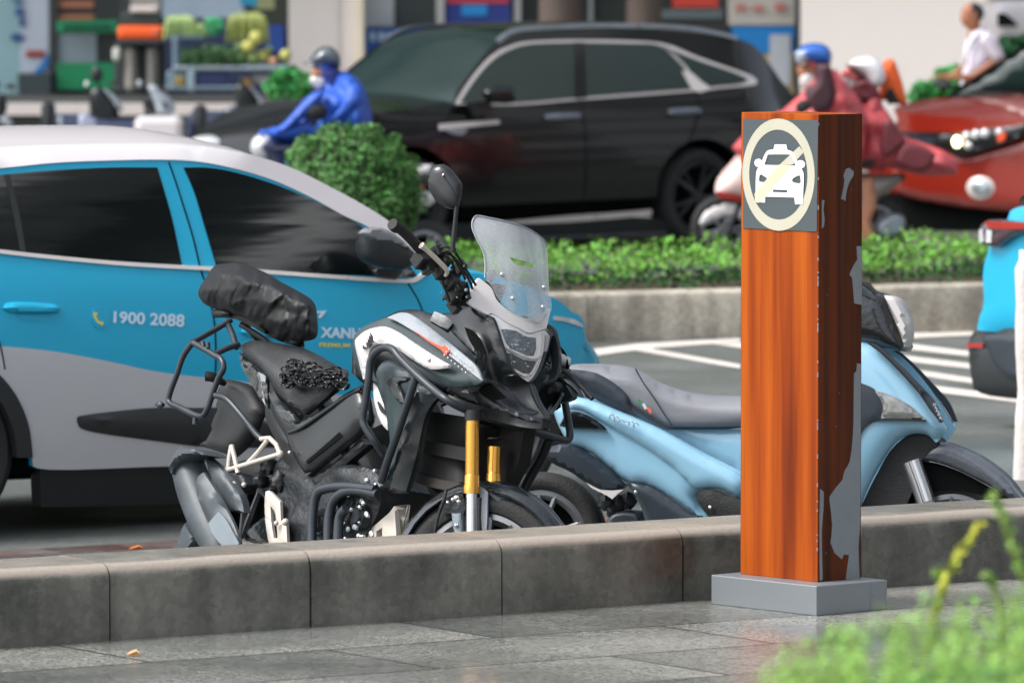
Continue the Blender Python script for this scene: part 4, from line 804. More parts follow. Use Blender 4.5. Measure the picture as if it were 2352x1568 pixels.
bp("lamp_surround", xy(V('2', (1232, 1130, .115), (1275, 1170, .13), (1278, 1230, .13), (1250, 1300, .12), (1190, 1420, .07), (1120, 1480, 0), (1060, 1460, -.04), (1110, 1470, 0), (1160, 1432, .035), (1208, 1335, .085), (1234, 1235, .115), (1262, 1165, .13))), M_sat, th=.06, out=FW, lat=FSL, off=.002)
# --- indicators
for q, rr_ in ((((640, 1110, -.17), (600, 1080, -.19), (530, 1045, -.22)), 1), (((1255, 1300, .14), (1320, 1315, .17), (1372, 1335, .2)), 1)):
    bt("indicator", V('2', *q), [.014, .02, .017], mat("indicator_lens", (186, 188, 190), .2, .1, var=.3, vs=60, coat=.5), sm=True)
    bt("indicator_back", V('2', *[(x, y + 26, l_ + .012) for x, y, l_ in q]), [.012, .014, .011], M_grip)
bt("far_cable", V('3', (1390, 230, .12), (1470, 225, .14), (1550, 260, .16), (1610, 320, .18)), .009, M_gls)
bt("far_cable", V('3', (1380, 170, .1), (1480, 160, .14), (1580, 230, .18), (1700, 360, .2)), .008, M_grip)
# --- handlebar, controls, mirror, cables (steered with the fork)
def st(name, pts, r, m, **k): return MB().tube(sh(pts), r, k.pop("n", 12), **k).build(name, m, bike)
hl = [-.36, -.33, -.26, -.2, -.1, 0, .12]
st("handlebar", V('2', (300, 485, -.36), (440, 600, -.26), (560, 740, -.18), (640, 880, -.09), (720, 960, -.03), (800, 960, .06), (870, 860, .2), (900, 780, .3)), .0115, M_frame)
st("handle_grip", V('2', (300, 490, -.37), (345, 520, -.34), (400, 575, -.3), (455, 635, -.255)), [.0185, .0175, .017, .018], M_grip, n=16)
st("bar_end", V('2', (282, 478, -.385), (300, 492, -.37), (318, 506, -.36)), [.019, .021, .019], M_grip, n=16, sm=False)
st("brake_lever", V('2', (462, 610, -.3), (495, 640, -.28), (560, 700, -.24), (620, 765, -.2), (610, 800, -.19)), [.012, .008, .0085, .008, .006], M_beige)
for (x, y, l_, r, sx, sy, sz) in ((455, 700, -.24, 1, .03, .035, .035), (500, 745, -.22, 1, .03, .03, .026), (560, 650, -.2, 1, .026, .03, .024), (600, 690, -.18, 1, .04, .03, .02), (580, 780, -.18, 1, .022, .03, .03), (640, 830, -.13, 1, .03, .03, .04), (660, 920, -.08, 1, .03, .03, .035), (700, 880, -.06, 1, .025, .03, .03), (690, 760, -.1, 1, .025, .02, .045), (730, 930, -.03, 1, .03, .03, .03), (665, 990, -.06, 1, .03, .03, .02)):
    q = sh(V('2', (x, y, l_)))[0]; MB().box(q, (sx * 1.5, sy, sz * 1.5), M=Matrix.Rotation(R(40 + x % 30), 3, 'Y') @ Matrix.Rotation(R(x % 25), 3, 'Z'), bev=.004).build("switch_housing", M_frame if x % 3 else M_grip, bike, hard=18)
rnd = random.Random(5)
for k in range(14):
    q = sh([V('2', (rnd.uniform(560, 750), rnd.uniform(680, 960)))[0] + (-.16,)])[0]; r_ = rnd.uniform(.003, .0065); MB().ell(q, (r_, r_, r_), n=8).build("bolt", M_mufl if k % 2 else M_frame, bike)
for q in (((565, 640, -.2), (600, 618, -.2), (650, 632, -.19), (690, 680, -.16), (740, 760, -.1), (800, 858, -.05)), ((600, 650, -.2), (660, 680, -.17), (720, 760, -.1), (770, 850, -.04), (790, 960, 0)), ((575, 660, -.2), (625, 650, -.2), (690, 730, -.15), (745, 850, -.07), (760, 980, 0)), ((650, 700, -.16), (690, 840, -.1), (740, 900, -.05), (765, 950, -.02)), ((560, 720, -.2), (600, 850, -.15), (640, 960, -.1))):
    st("control_cable", V('2', *q), .0042, M_grip, n=7)
st("mirror_stem", V('2', (655, 650, -.2), (662, 560, -.2), (672, 460, -.2), (680, 370, -.2)), [.009, .0075, .007, .007], M_frame)
st("mirror_stem_nut", V('2', (655, 655, -.2), (657, 628, -.2)), .012, M_frame, sm=False)
mh = V('2', (545, 112, -.2), (598, 108, -.2), (645, 140, -.2), (700, 212, -.2), (711, 245, -.2), (706, 310, -.2), (690, 372, -.2), (655, 388, -.2), (612, 378, -.2), (560, 345, -.2), (518, 280, -.2), (504, 232, -.2), (508, 180, -.2), (525, 130, -.2))
plate("mirror", SFr, mh, M_sat, bike, th=.006, bulge=.022, bw=.9, post=s2b, ang=35)
plate("mirror_rim", SFr, ribbon(mh + mh[:1], 2.2), M_chrome, bike, th=.004, post=s2b, off=-.008, sm=False, div=40) if False else None
st("mirror_crease", V('2', (598, 180, -.224), (640, 240, -.226), (685, 300, -.222)), .0018, M_grip, n=5, sm=False)
MB().ell(sh(V('2', (597, 176, -.228)))[0], (.004, .004, .006), n=8).build("mirror_pivot", M_slid, bike)
bp("clock_shroud", V('2', (655, 985, -.05), (760, 900, -.06), (800, 850, -.08), (830, 830, -.09), (790, 900, -.09), (770, 985, -.1), (700, 1020, -.1)), M_frame, th=.12)
bt("side_stand", V('1', (760, 1420, .12), (700, 1600, .22)), .012, M_frame)
# ---------------------------------------------------------------- covered top bag strapped on the tail
def bagfold(x, y):
    q = x + .35 * (y - 690) + 9 * noise.noise(Vector((x * .02, y * .02, 1)))
    return .012 * (1 - 2.4 * abs(noise.noise(Vector((q * .075, y * .012, 4))))) + .006 * noise.noise(Vector((q * .22, y * .05, 8)))
bag = relief("top_bag", BF, V('1', (300, 248), (328, 190), (378, 118), (440, 108), (505, 108), (610, 145), (700, 198), (780, 240), (850, 288), (866, 350), (870, 445), (838, 474), (740, 482), (680, 458), (600, 415), (540, 372), (450, 345), (375, 322), (328, 300)),
    V('H', (560, 260, .07), (560, 330, .105), (720, 330, .115), (880, 335, .13), (830, 560, .13), (1000, 440, .16), (1180, 450, .165), (1250, 470, .15), (1400, 480, .14), (1600, 590, .145), (1700, 700, .15), (1850, 690, .13), (2000, 790, .11), (700, 800, .105), (450, 560, .11), (280, 560, .06), (330, 760, .05), (920, 640, .115), (1020, 700, .13), (1000, 1000, .085),
      (1180, 560, .15), (1250, 700, .16), (1300, 1000, .11), (1390, 760, .185), (1440, 820, .15), (1340, 1020, .14), (1600, 880, .135), (1500, 1080, .15), (1740, 800, .165), (1640, 1000, .155), (1800, 950, .14), (1750, 1180, .12), (1960, 1000, .12), (1990, 1250, .08), (1850, 1360, .05), (1450, 1320, .05), (1150, 1180, .05), (800, 1050, .05)), MT.get("bag_nylon") or mat("bag_nylon", (15, 17, 19), .5, var=.15, vs=20, bump=.25, bs=40, spec=.4), None, out=VD, back=.13, div=70, fold=bagfold)
BM_ = BF.M.copy(); bag.matrix_world = BM_
tag(bag, "black crumpled rain cover over a bag strapped on the motorcycle's tail", "bag")
# ================================================================ light blue scooter
sr = hitz(1246, 1377, 0)
SF = Frame(sr.x, sr.y - .1, 0, -13, -4)
scoot = empty("scooter", SF, "light blue scooter with grey seat and black mudguards, half hidden behind the wooden post", "scooter")
M_blue = mat("light_blue_paint", (138, 184, 208), .2, 0, var=.02, vs=2, coat=.8, rvar=.03)
SVD = SF.I.to_3x3() @ Vector((0, -1, 0))
M_gseat = mat("grey_seat_vinyl", (118, 120, 126), .45, var=.12, vs=5, bump=.08, bs=80)
M_sdark = mat("dark_blue_grey_plastic", (40, 48, 56), .35, var=.1, vs=6)
def c3(v, pts, l): return [tuple(q[:2]) + (l if len(q) < 3 else q[2],) for q in V(v, *pts)]
def sc(name, v, pts, l, m, th=.01, **k): return plate(name, SF, c3(v, pts, l), m, k.pop("parent", scoot), th=th, **k)
def sct(name, v, pts, l, r, m, **k): return MB().tube([SF.hit(*q) for q in c3(v, pts, l)], r, k.pop("n", 10), **k).build(name, m, scoot)
rw = SF.hit(1246, 1230, 0); wheel(scoot, (rw.x, 0, .235), .235, .11, -1, rimr=.7, n=48)
fw_ = SF.hit(2190, 1290, 0); wheel(scoot, (fw_.x, 0, .238), .238, .09, -1, rimr=.74, n=48)
sc("rear_body", '8', [(190, 505), (245, 488), (370, 518), (540, 585), (720, 660), (860, 725), (1100, 860), (1345, 985), (1420, 1060), (1400, 1180), (1345, 1175), (1200, 1115), (1100, 1120), (1062, 1142), (1090, 1215), (1180, 1320), (1180, 1360), (1120, 1320), (900, 1170), (760, 1090), (620, 1065), (500, 970), (380, 870), (240, 805), (170, 700), (120, 570)], -.17, M_blue, th=.02, bulge=.035, mirror=True, div=34, bw=.6)
sc("body_crease", '8', [(235, 492), (370, 520), (540, 588), (720, 663), (860, 728), (1100, 863), (1340, 988), (1400, 1080), (1345, 1165), (1200, 1105), (1050, 1100), (900, 960), (700, 820), (560, 740), (470, 690), (330, 605), (220, 590)], -.195, M_blue, th=.02, bulge=.04, mirror=True, div=34, bw=.8)
sc("tunnel", '8', [(840, 715), (1345, 712), (1600, 720), (1900, 760), (2050, 900), (2050, 1500), (1400, 1480), (1345, 1300), (1345, 1000), (1100, 862)], -.1, M_blue, th=.02, bulge=.02, mirror=True)
sc("seat", '8', [(205, 318), (240, 295), (320, 284), (500, 288), (640, 308), (720, 345), (850, 415), (1000, 465), (1150, 488), (1345, 495), (1560, 500), (1640, 560), (1600, 680), (1345, 705), (1200, 715), (1000, 720), (905, 716), (855, 706), (740, 640), (640, 590), (560, 540), (420, 480), (300, 400)], 0, M_gseat, th=0, bulge=.16, back=.16, bw=.55, div=34, out=SVD)
sc("seat_side", '8', [(215, 330), (300, 325), (420, 350), (540, 420), (620, 500), (640, 585), (700, 640), (560, 590), (430, 530), (340, 470), (270, 390)], -.158, M_sdark, th=.01, bulge=.012)
sct("seat_seam", '8', [(668, 318), (720, 410), (790, 510), (860, 620), (915, 700)], -.172, .003, M_sdark, n=6)
for i, c in enumerate((mat("tag_green", (40, 120, 80), .5), M_bwht, mat("tag_red", (216, 88, 60), .5))):
    x = 690 + i * 32; y = 530 + i * 27; sc("seat_tag", '8', [(x - 14, y - 8), (x + 4, y - 16), (x + 22, y + 18), (x + 6, y + 26)], -.176, c, th=.003, sm=False)
sc("tail_trim", '8', [(215, 598), (300, 602), (380, 636), (450, 685), (482, 718), (360, 708), (235, 706), (170, 690)], -.225, M_blackp, th=.01, bulge=.01)
sct("grab_rail", '8', [(60, 385), (130, 372), (200, 385), (255, 430), (300, 500), (330, 560), (300, 562), (262, 540)], -.17, .014, M_gls)
sct("grab_rail", '8', [(100, 318), (180, 320), (240, 350), (310, 440), (390, 562)], -.13, .014, M_gls)
sc("grab_rail_foot", '8', [(245, 500), (330, 510), (395, 566), (262, 566)], -.19, M_gls, th=.02, bulge=.008)
sc("engine_cover", '8', [(60, 850), (150, 815), (250, 812), (380, 882), (500, 972), (605, 1085), (560, 1112), (450, 1112), (345, 1062), (240, 990), (120, 930)], -.19, M_sdark, th=.03, bulge=.025)
sc("silver_flash", '8', [(345, 1060), (400, 1090), (440, 1108), (510, 1112), (590, 1105), (555, 1130), (515, 1168), (490, 1150), (440, 1125), (380, 1095)], -.215, M_bwht, th=.004, sm=False)
sc("lower_side_panel", '8', [(600, 1066), (680, 1066), (770, 1090), (880, 1160), (1000, 1240), (1125, 1315), (1180, 1400), (760, 1420), (735, 1330), (700, 1210), (650, 1120)], -.2, M_sdark, th=.02, bulge=.012, mirror=True)
sc("crankcase", '8', [(470, 1340), (520, 1260), (600, 1240), (690, 1250), (720, 1330), (700, 1400), (480, 1420)], -.15, M_sdark, th=.1, bulge=.03)
for (x, y, s_) in ((480, 1180, .035), (560, 1200, .03), (520, 1250, .025), (620, 1180, .03)): MB().ell(SF.hit(*V('8', (x, y))[0], -.14), (s_, .03, s_), n=12, nz=.5).build("engine_piece", M_eng, scoot)
sc("foot_board", '8', [(1056, 1142), (1090, 1116), (1180, 1110), (1345, 1168), (1700, 1200), (1900, 1200), (1900, 1420), (1345, 1420), (1180, 1310), (1110, 1240), (1075, 1180)], -.215, M_grip, th=.02, bulge=.01, mirror=True)
for (x, y) in ((1155, 1222), (668, 1122)): MB().ell(SF.hit(*V('8', (x, y))[0], -.235), (.007, .005, .007), n=10).build("bolt", M_slid, scoot)
ssurf = lambda x, y: SF.hit(x, y, -.232)
def script_mark(name, v, a, b, hgt, n, surf, r, m, root, ph=0.0):    # worn chrome script, too worn to read
    P = []
    for k in range(n * 8 + 1):
        t = k / (n * 8); w_ = 2 * math.pi * n * t; x = a[0] + (b[0] - a[0]) * t + hgt * .35 * math.cos(w_ + ph); y = a[1] + (b[1] - a[1]) * t + hgt * (.5 + .35 * math.sin(t * 9 + ph)) * math.sin(w_)
        P.append(surf(*V(v, (x, y))[0]))
    MB().tube(P, r, 5, sm=False).build(name, m, root)
script_mark("chrome_script", '8', (490, 628), (680, 690), 26, 6, lambda x, y: SF.hit(x, y, -.246), .0022, M_bsil, scoot)
sc("leg_shield", '6', [(700, 100), (820, 104), (880, 120), (980, 182), (1080, 290), (1160, 400), (1222, 500), (1242, 532), (1215, 570), (1190, 600), (1140, 560), (1060, 560), (980, 610), (900, 730), (835, 860), (800, 960), (700, 1100), (640, 1100), (640, 600)], -.11, M_blue, th=.02, bulge=.05, mirror=True, div=26, bw=.7)
sc("shield_edge_trim", '6', [(862, 112), (900, 122), (1000, 205), (1100, 308), (1182, 400), (1224, 497), (1205, 500), (1170, 440), (1100, 345), (1000, 235), (930, 165)], -.165, M_sdark, th=.02, bulge=.01, mirror=True)
sct("shield_edge_line", '6', [(858, 114), (920, 160), (1000, 238), (1100, 348), (1165, 440), (1216, 502)], -.175, .003, M_grip, n=6)
sc("indicator", '6', [(888, 345), (960, 364), (1060, 418), (1136, 487), (1040, 482), (920, 480), (926, 410)], -.172, mat("indicator_grey_lens", (140, 142, 140), .12, .3, var=.4, vs=30, coat=.8), th=.02, bulge=.012)
sc("indicator_surround", '6', [(700, 280), (820, 308), (892, 343), (930, 410), (921, 478), (1040, 481), (1138, 486), (1136, 496), (920, 494), (860, 512), (820, 560), (760, 700), (700, 700)], -.168, M_sdark, th=.02, bulge=.004)
sc("inner_arch", '6', [(800, 960), (860, 830), (900, 752), (960, 645), (1040, 570), (1110, 548), (1180, 575), (1205, 602), (1110, 700), (1080, 820), (1000, 1000), (850, 1040)], -.09, M_grip, th=.18, bulge=.0)
sc("front_mudguard", '6', [(876, 846), (915, 800), (1000, 690), (1058, 636), (1102, 660), (1150, 625), (1200, 600), (1260, 606), (1400, 670), (1520, 762), (1590, 850), (1618, 900), (1560, 880), (1480, 830), (1350, 760), (1250, 716), (1150, 690), (1060, 702), (960, 792), (905, 848)], -.07, mat("wet_grey_plastic", (78, 84, 92), .25, coat=.6, var=.25, vs=12, bump=.2, bs=80), th=.14, bulge=.02, bw=.8, div=30)
sc("mudguard_lining", '6', [(1060, 705), (1150, 694), (1250, 720), (1350, 764), (1480, 834), (1590, 890), (1500, 880), (1400, 850), (1300, 832), (1180, 836), (1100, 870), (1040, 960), (920, 980), (900, 860), (960, 795)], -.05, M_dark, th=.02)
sct("fork_leg", '6', [(1070, 690), (1110, 800), (1140, 890)], -.085, [.034, .034, .034], M_slid, n=20)
sct("fork_foot", '6', [(1138, 880), (1160, 940), (1190, 1050)], -.085, [.028, .028, .03], M_beige, n=16)
sct("fork_stay", '6', [(950, 840), (985, 930), (1010, 960)], -.05, .012, M_eng)
sc("handlebar_cowl", 'C', [(-20, 520), (30, 510), (60, 545), (130, 572), (165, 650), (205, 760), (213, 783), (200, 803), (150, 796), (60, 772), (-20, 760), (-60, 650)], -.1, M_gls, th=.2, bulge=.04, bw=.8)
sc("headlamp_rim", 'C', [(128, 566), (165, 574), (192, 595), (215, 640), (228, 700), (226, 750), (214, 785), (200, 740), (180, 690), (150, 620)], -.11, M_bwht, th=.14, bulge=.02)
sct("brake_cable", 'C', [(30, 515), (60, 530), (95, 565)], -.15, .006, M_grip)
script_mark("front_emblem", '6', (1178, 405), (1216, 490), 12, 5, lambda x, y: SF.hit(x, y, -.165), .003, M_bsil, scoot, 1.0)
# ================================================================ second cyan taxi, only its rear corner in view at the right edge
rc = hitz(2242, 960, 0); l_ = Vector((-.545, .839, 0)); o_ = rc - l_ * .89 + Vector((.0, -.6, 0))
RF = Frame(o_.x, o_.y, 0, 33)
taxi2 = empty("taxi", RF, "rear corner of a second cyan taxi with black bumper, cut off by the right edge", "taxi")
def rp_(name, pts, m, x=0.0, **k): return plate(name, RF, V('C', *pts), m, taxi2, lat=x, ax=0, **k)
rp_("rear_body", [(545, 470), (562, 400), (575, 362), (625, 300), (660, 213), (760, 190), (1200, 190), (1500, 300), (1560, 500), (1560, 700), (1100, 720), (625, 722), (520, 712), (530, 660), (548, 600)], M_cyan, th=.25, bulge=.025, bw=.2)
rp_("tail_lamp", [(574, 275), (600, 255), (640, 248), (760, 258), (900, 260), (900, 290), (760, 300), (690, 330), (640, 362), (582, 352), (572, 310)], mat("smoked_lamp", (70, 50, 56), .1, coat=.8, var=.4, vs=15), off=.06, th=.03, bulge=.02)
rp_("tail_lamp_red", [(610, 262), (640, 256), (900, 270), (900, 286), (700, 288), (625, 282)], M_lampred, off=.085, th=.01)
rp_("tail_lamp_clear", [(585, 292), (600, 285), (606, 340), (588, 346)], M_lamp, off=.085, th=.01)
rp_("tail_lamp_clear", [(616, 292), (640, 295), (636, 345), (614, 345)], M_lamp, off=.085, th=.01)
rp_("rear_bumper", [(498, 790), (505, 745), (520, 722), (600, 726), (665, 706), (800, 720), (1500, 720), (1560, 800), (1540, 980), (1400, 1040), (670, 1000), (520, 962), (504, 880)], M_plast, off=.02, th=.3, bulge=.03, bw=.2)
rp_("bumper_insert", [(590, 745), (640, 730), (760, 740), (760, 920), (690, 900), (640, 850)], M_sdark, off=.07, th=.02, bulge=.01)
rp_("reflector", [(510, 766), (580, 768), (578, 788), (512, 786)], M_lampred, off=.05, th=.02)
rp_("rear_window", [(690, 185), (740, 120), (900, 40), (1200, 40), (1400, 190)], M_glass, x=.12, th=.02, bulge=.03)
def simple_body(root, x0, x1, hw, secs, m, name="body_shell"):
    rings = []
    for (x, zb, zt, k) in secs:
        y = hw * k; rings.append([Vector((x, yy, zz)) for yy, zz in ((-y, zb), (-y * 1.02, (zb + zt) / 2), (-y * .96, zt - .1), (-y * .8, zt - .01), (0, zt + .03), (y * .8, zt - .01), (y * .96, zt - .1), (y * 1.02, (zb + zt) / 2), (y, zb))])
    return MB().loft(rings).build(name, m, root)
simple_body(taxi2, .1, 4.2, .87, [(.12, .3, 1.0, .95), (.6, .25, 1.02, 1), (3.2, .25, .98, 1), (3.9, .3, .85, .96), (4.2, .4, .7, .8)], M_cyan)
simple_body(taxi2, .3, 3.2, .7, [(.15, .95, 1.0, 1.1), (.6, .95, 1.5, .95), (1.6, .95, 1.58, .93), (2.4, .95, 1.45, .93), (3.1, .95, 1.0, 1.1)], M_glass, "greenhouse")
for xx in (.85, 3.4):
    for sd_ in (-1, 1): wheel(taxi2, (xx, sd_ * .76, .345), .345, .21, sd_, rimr=.7)
# white rough post close to the right edge
wp = hitz(2352, 1100, 0); WF = Frame(wp.x, wp.y, 0, 0)
b_ = MB(); rows = []
for k in range(26):
    z = k * 1.02 / 25 - .01; r = .048 + .012 * noise.noise(Vector((0, 3, z * 4))) + (.0 if k < 24 else -.02)
    rows.append([Vector((math.cos(a) * r * (1 + .12 * noise.noise(Vector((math.cos(a) * 2, math.sin(a) * 2, z * 9)))) + .012 * math.sin(z * 3), math.sin(a) * r, z)) for a in [2 * math.pi * i / 18 for i in range(18)]])
o = b_.loft(rows).build("bollard", mat("chalky_white", (205, 198, 192), .85, var=.12, vs=18, bump=.5, bs=40)); o.matrix_world = WF.M; tag(o, "chalky white rough post at the right edge of the road", "bollard")
# ================================================================ plants
M_leaf = mat("hedge_leaf", (98, 152, 52), .55, var=.15, vs=2.2, island=.42)
M_leafd = mat("topiary_leaf", (70, 120, 52), .5, var=.2, vs=4, island=.45)
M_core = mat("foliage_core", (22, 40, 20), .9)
M_stem = mat("stem_green", (112, 130, 50), .6)
def leaves(name, pts, size, m, seed=1, parent=None, up=.4, kind=None, asp=.5):
    rnd = random.Random(seed); vs = []; fs = []
    for (p, nrm) in pts:
        d = Vector((rnd.gauss(0, 1), rnd.gauss(0, 1), rnd.gauss(0, .8) + up)) + nrm * 1.2; d.normalize()
        t = d.cross(Vector((rnd.gauss(0, 1), rnd.gauss(0, 1), rnd.gauss(0, 1)))).normalized(); b = d.cross(t); s = size * rnd.uniform(.6, 1.35); n = len(vs)
        q = p + d * s * .2
        vs += [q - t * s * .5, q - b * s * asp * .5 + d * s * .12, q + t * s * .5, q + b * s * asp * .5 + d * s * .12]; fs.append((n, n + 1, n + 2, n + 3))
    return mk(name, vs, fs, m, parent, smooth=False, kind=kind)
def on_ball(c, r, n, seed, nz=.1, sq=(1, 1, 1)):
    rnd = random.Random(seed); out = []
    for k in range(n):
        d = Vector((rnd.gauss(0, 1), rnd.gauss(0, 1), rnd.gauss(0, 1))).normalized(); q = r * (1 + nz * noise.noise(d * 4 + Vector((seed, 0, 0))) + nz * .5 * noise.noise(d * 11)) * (1 - abs(rnd.gauss(0, .055)))
        out.append((Vector(c) + Vector((d.x * q * sq[0], d.y * q * sq[1], d.z * q * sq[2])), d))
    return out
# clipped ball bush on the median
bc = hity(803, 445, 38.4); rb = 158 * 38.4 / 15000
TB = Frame(bc.x, bc.y, .25); bush = empty("topiary", TB, "round clipped green bush on the median behind the cyan taxi", "bush")
leaves("crown", on_ball((0, 0, bc.z - .25), rb, 20000, 3, .2, (1, 1, 1.0)), .03, M_leafd, 5, bush)
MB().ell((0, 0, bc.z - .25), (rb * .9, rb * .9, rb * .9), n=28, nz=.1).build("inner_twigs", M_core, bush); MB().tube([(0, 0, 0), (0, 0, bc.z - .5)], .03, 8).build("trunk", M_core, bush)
# low hedge along the median
def band(n, t0, t1, n0, n1, z0, h, seed, dens=None):
    rnd = random.Random(seed); out = []
    for k in range(n):
        t = rnd.uniform(t0, t1); w_ = rnd.uniform(n0, n1); e = min(1, (w_ - n0) / .12, (n1 - w_) / .12); p = mA + MD * t - MN * w_
        g = noise.noise(Vector((t * 1.6, w_ * 3, seed))) + .6 * noise.noise(Vector((t * 5, w_ * 6, seed)))
        if dens and noise.noise(Vector((t * 1.1, w_ * 1.5, 9))) > dens: continue
        hh = h * (.74 + .4 * g) * (.55 + .45 * math.sqrt(max(0, e))); z = z0 + hh * (1 - abs(rnd.gauss(0, .22)))
        out.append((Vector((p.x, p.y, max(z, z0))), Vector((0, 0, .3)) + MN * (.5 if w_ < n0 + .15 else 0)))
    return out
leaves("hedge", band(40000, -14, 14, .16, 1.62, .27, .3, 2, .34), .043, M_leaf, 7, kind="stuff")
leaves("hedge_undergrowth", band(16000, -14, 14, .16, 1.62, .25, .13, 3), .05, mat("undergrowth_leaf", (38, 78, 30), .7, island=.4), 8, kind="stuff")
p_ = mA + MD * 3.45 - MN * .25; leaves("dry_leaves", [(Vector((p_.x + random.Random(i).gauss(0, .05), p_.y + .02, .42 + random.Random(i + 99).gauss(0, .04))), Vector((0, -1, 0))) for i in range(120)], .06, mat("dry_leaf", (168, 112, 78), .8, island=.3), 4, kind="stuff")
# fallen leaves
for (x, y, zz, s, c, lab) in ((312, 1263, .02, .03, (170, 96, 30), "brown fallen leaf lying on tiles beyond the left end of the kerb"), (306, 1506, PAV, .02, (210, 160, 110), "small pale fallen leaf on the wet paving at lower left")):
    p = hitz(x, y, zz); o = MB().add([(-s, 0, .004), (-s * .4, -s * .5, .008), (s * .5, -s * .4, .016), (s * 1.1, 0, .006), (s * .4, s * .5, .02), (-s * .5, s * .45, .014), (0, 0, .003)], [(0, 1, 6), (1, 2, 6), (2, 3, 6), (3, 4, 6), (4, 5, 6), (5, 0, 6)]).build("fallen_leaf", mat("fallen_leaf_%d" % x, c, .7), None, smooth=False); o.location = p; tag(o, lab, "leaf")
# feathery plants in the lower right foreground, out of focus
M_fern = mat("fern_leaf", (132, 172, 80), .6, var=.25, vs=9, island=.5)
rnd = random.Random(21); pts = []
def fgz(px, py, Y): return hity(px, py, Y)
for k in range(300):
    px = rnd.uniform(1750, 2560); top = 1525 - (px - 1800) * .17 + 70 * noise.noise(Vector((px * .012, 3, 0))) + 45 * noise.noise(Vector((px * .04, 7, 0)))
    if px < 1850: top += (1850 - px) * .9
    py = top - 75 + abs(rnd.gauss(0, 120)); Y = rnd.uniform(9.2, 11.4); tip = fgz(px, py, Y); d = Vector((rnd.gauss(0, .3), rnd.gauss(0, .3), 1)).normalized()
    for j in range(22):
        q = tip - d * j * .009; 
        for s_ in (-1, 1): pts.append((q + Vector((s_ * .006, rnd.gauss(0, .004), 0)), Vector((s_ * 1.4, rnd.gauss(0, .6), .9))))
leaves("ground_ferns", pts, .017, M_fern, 4, kind="stuff", asp=.35)
mass = []
for k in range(3400):
    px = rnd.uniform(1790, 2600); top = 1610 - (px - 1800) * .17 + 30 * noise.noise(Vector((px * .012, 3, 0))); py = top + 10 + abs(rnd.gauss(0, 110)); mass.append((fgz(px, py, rnd.uniform(9.8, 12)), Vector((0, -.3, .6))))
leaves("ground_cover_plants", mass, .026, mat("cover_leaf", (70, 122, 72), .65, var=.2, vs=5, island=.45), 6, kind="stuff", asp=.4)
def sprig(name, pl, leafpts, label, Y, lm):
    P = [fgz(x, y, Y) for x, y in pl]; root = empty(name, Frame(P[0].x, P[0].y, P[0].z), label, "plant")
    L0 = [p - P[0] for p in P]; MB().tube(L0, [.0045] * (len(L0) - 1) + [.003], 7).build("stem", M_stem, root); pp = []
    for i in range(len(L0) - 1):
        for k in range(26):
            q = L0[i].lerp(L0[i + 1], k / 26)
            if i >= leafpts: pp.append((q + Vector((rnd.gauss(0, .004), rnd.gauss(0, .004), 0)), Vector((rnd.choice((-1, 1)), rnd.gauss(0, .4), 1))))
    leaves("leaf_spikes", pp, .02, lm, 9, root, asp=.5)
M_spk = mat("flower_spike", (186, 190, 60), .6, island=.3)
sprig("flowering_sprig", [(2105, 1560), (2140, 1440), (2175, 1330), (2215, 1260), (2256, 1200)], 1, "tall yellow-green flower spike leaning right in the lower right foreground", 11.2, M_spk)
sprig("leafy_sprig", [(2400, 1480), (2352, 1330), (2325, 1250), (2300, 1180), (2280, 1130)], 1, "blurred leafy green sprig rising at the right edge in the foreground", 10.8, M_fern)
sprig("short_sprig", [(2300, 1500), (2300, 1420), (2285, 1350), (2262, 1320)], 2, "short blurred green sprig between the two tall ones in the foreground", 11.0, M_fern)
sprig("thin_sprig", [(2130, 1500), (2150, 1400), (2160, 1330), (2158, 1310)], 2, "thin green sprig left of the yellow flower spike in the foreground", 11.4, M_fern)
# ================================================================ black car on the far carriageway
sw = hitz(1615, 566, 0); UY = 218.0; uf = Vector((math.cos(R(UY)), math.sin(R(UY)), 0)); ul = Vector((-uf.y, uf.x, 0)); UH = .95
so = sw - ul * UH; UF = Frame(so.x, so.y, 0, UY)
suv = empty("parked_car", UF, "long black car with bright window trim, roof rails and tinted glass behind the hedge", "car"); suv.name = "black_car"
def uwf(u, z):
    w_ = .05 * max(0, (.6 - z) / .35) ** 2 + (.05 * ((min(z, 1.08) - .6) / .45) ** 2 if z > .6 else 0)
    if z > 1.08: w_ += (z - 1.08) * .38
    e = max(0, u - 3.1); w_ += .55 * e * e
    e = max(0, -.45 - u); w_ += .45 * e * e
    return w_
U = Car(UF, suv, UH, 1, uwf)
D0 = lambda *p: V('0', *p)
fwp = UF.M @ Vector((2.815, UH, .38)); fux, fuy = proj(fwp); rwp = UF.M @ Vector((0, UH, .38)); rux, ruy = proj(rwp)
def uarch(cx, cy, Y, r, **k): return arch(cx, cy, r * FPX / Y * .8, r * FPX / Y, 9, **k)
fa = uarch(fux, fuy, fwp.y, .45); ra = uarch(rux, ruy, rwp.y, .45)
ub = D0((728, 470), (722, 400), (738, 330), (800, 290), (862, 262), (950, 248), (1035, 240), (1060, 200), (1140, 100), (1200, 76), (1330, 68), (1480, 68), (1580, 74), (1700, 92), (1745, 118), (1790, 180), (1832, 240), (1850, 330), (1850, 420), (1835, 500)) + list(reversed(ra)) + list(reversed(fa))
U.panel("body_side", ub, M_blackp, th=.03, div=46, ang=60)
U.crown("bonnet", D0((722, 392), (738, 330), (800, 290), (862, 262), (950, 248), (1035, 240)), .07, M_blackp, inset=.005)
U.crown("windscreen", D0((1040, 236), (1062, 200), (1100, 150), (1142, 98), (1180, 80)), .05, M_glass2, up=(.6, 0, .8), inset=.01)
U.crown("roof", D0((1180, 80), (1240, 72), (1330, 67), (1480, 67), (1580, 73), (1700, 91)), .05, M_blackp, inset=.0)
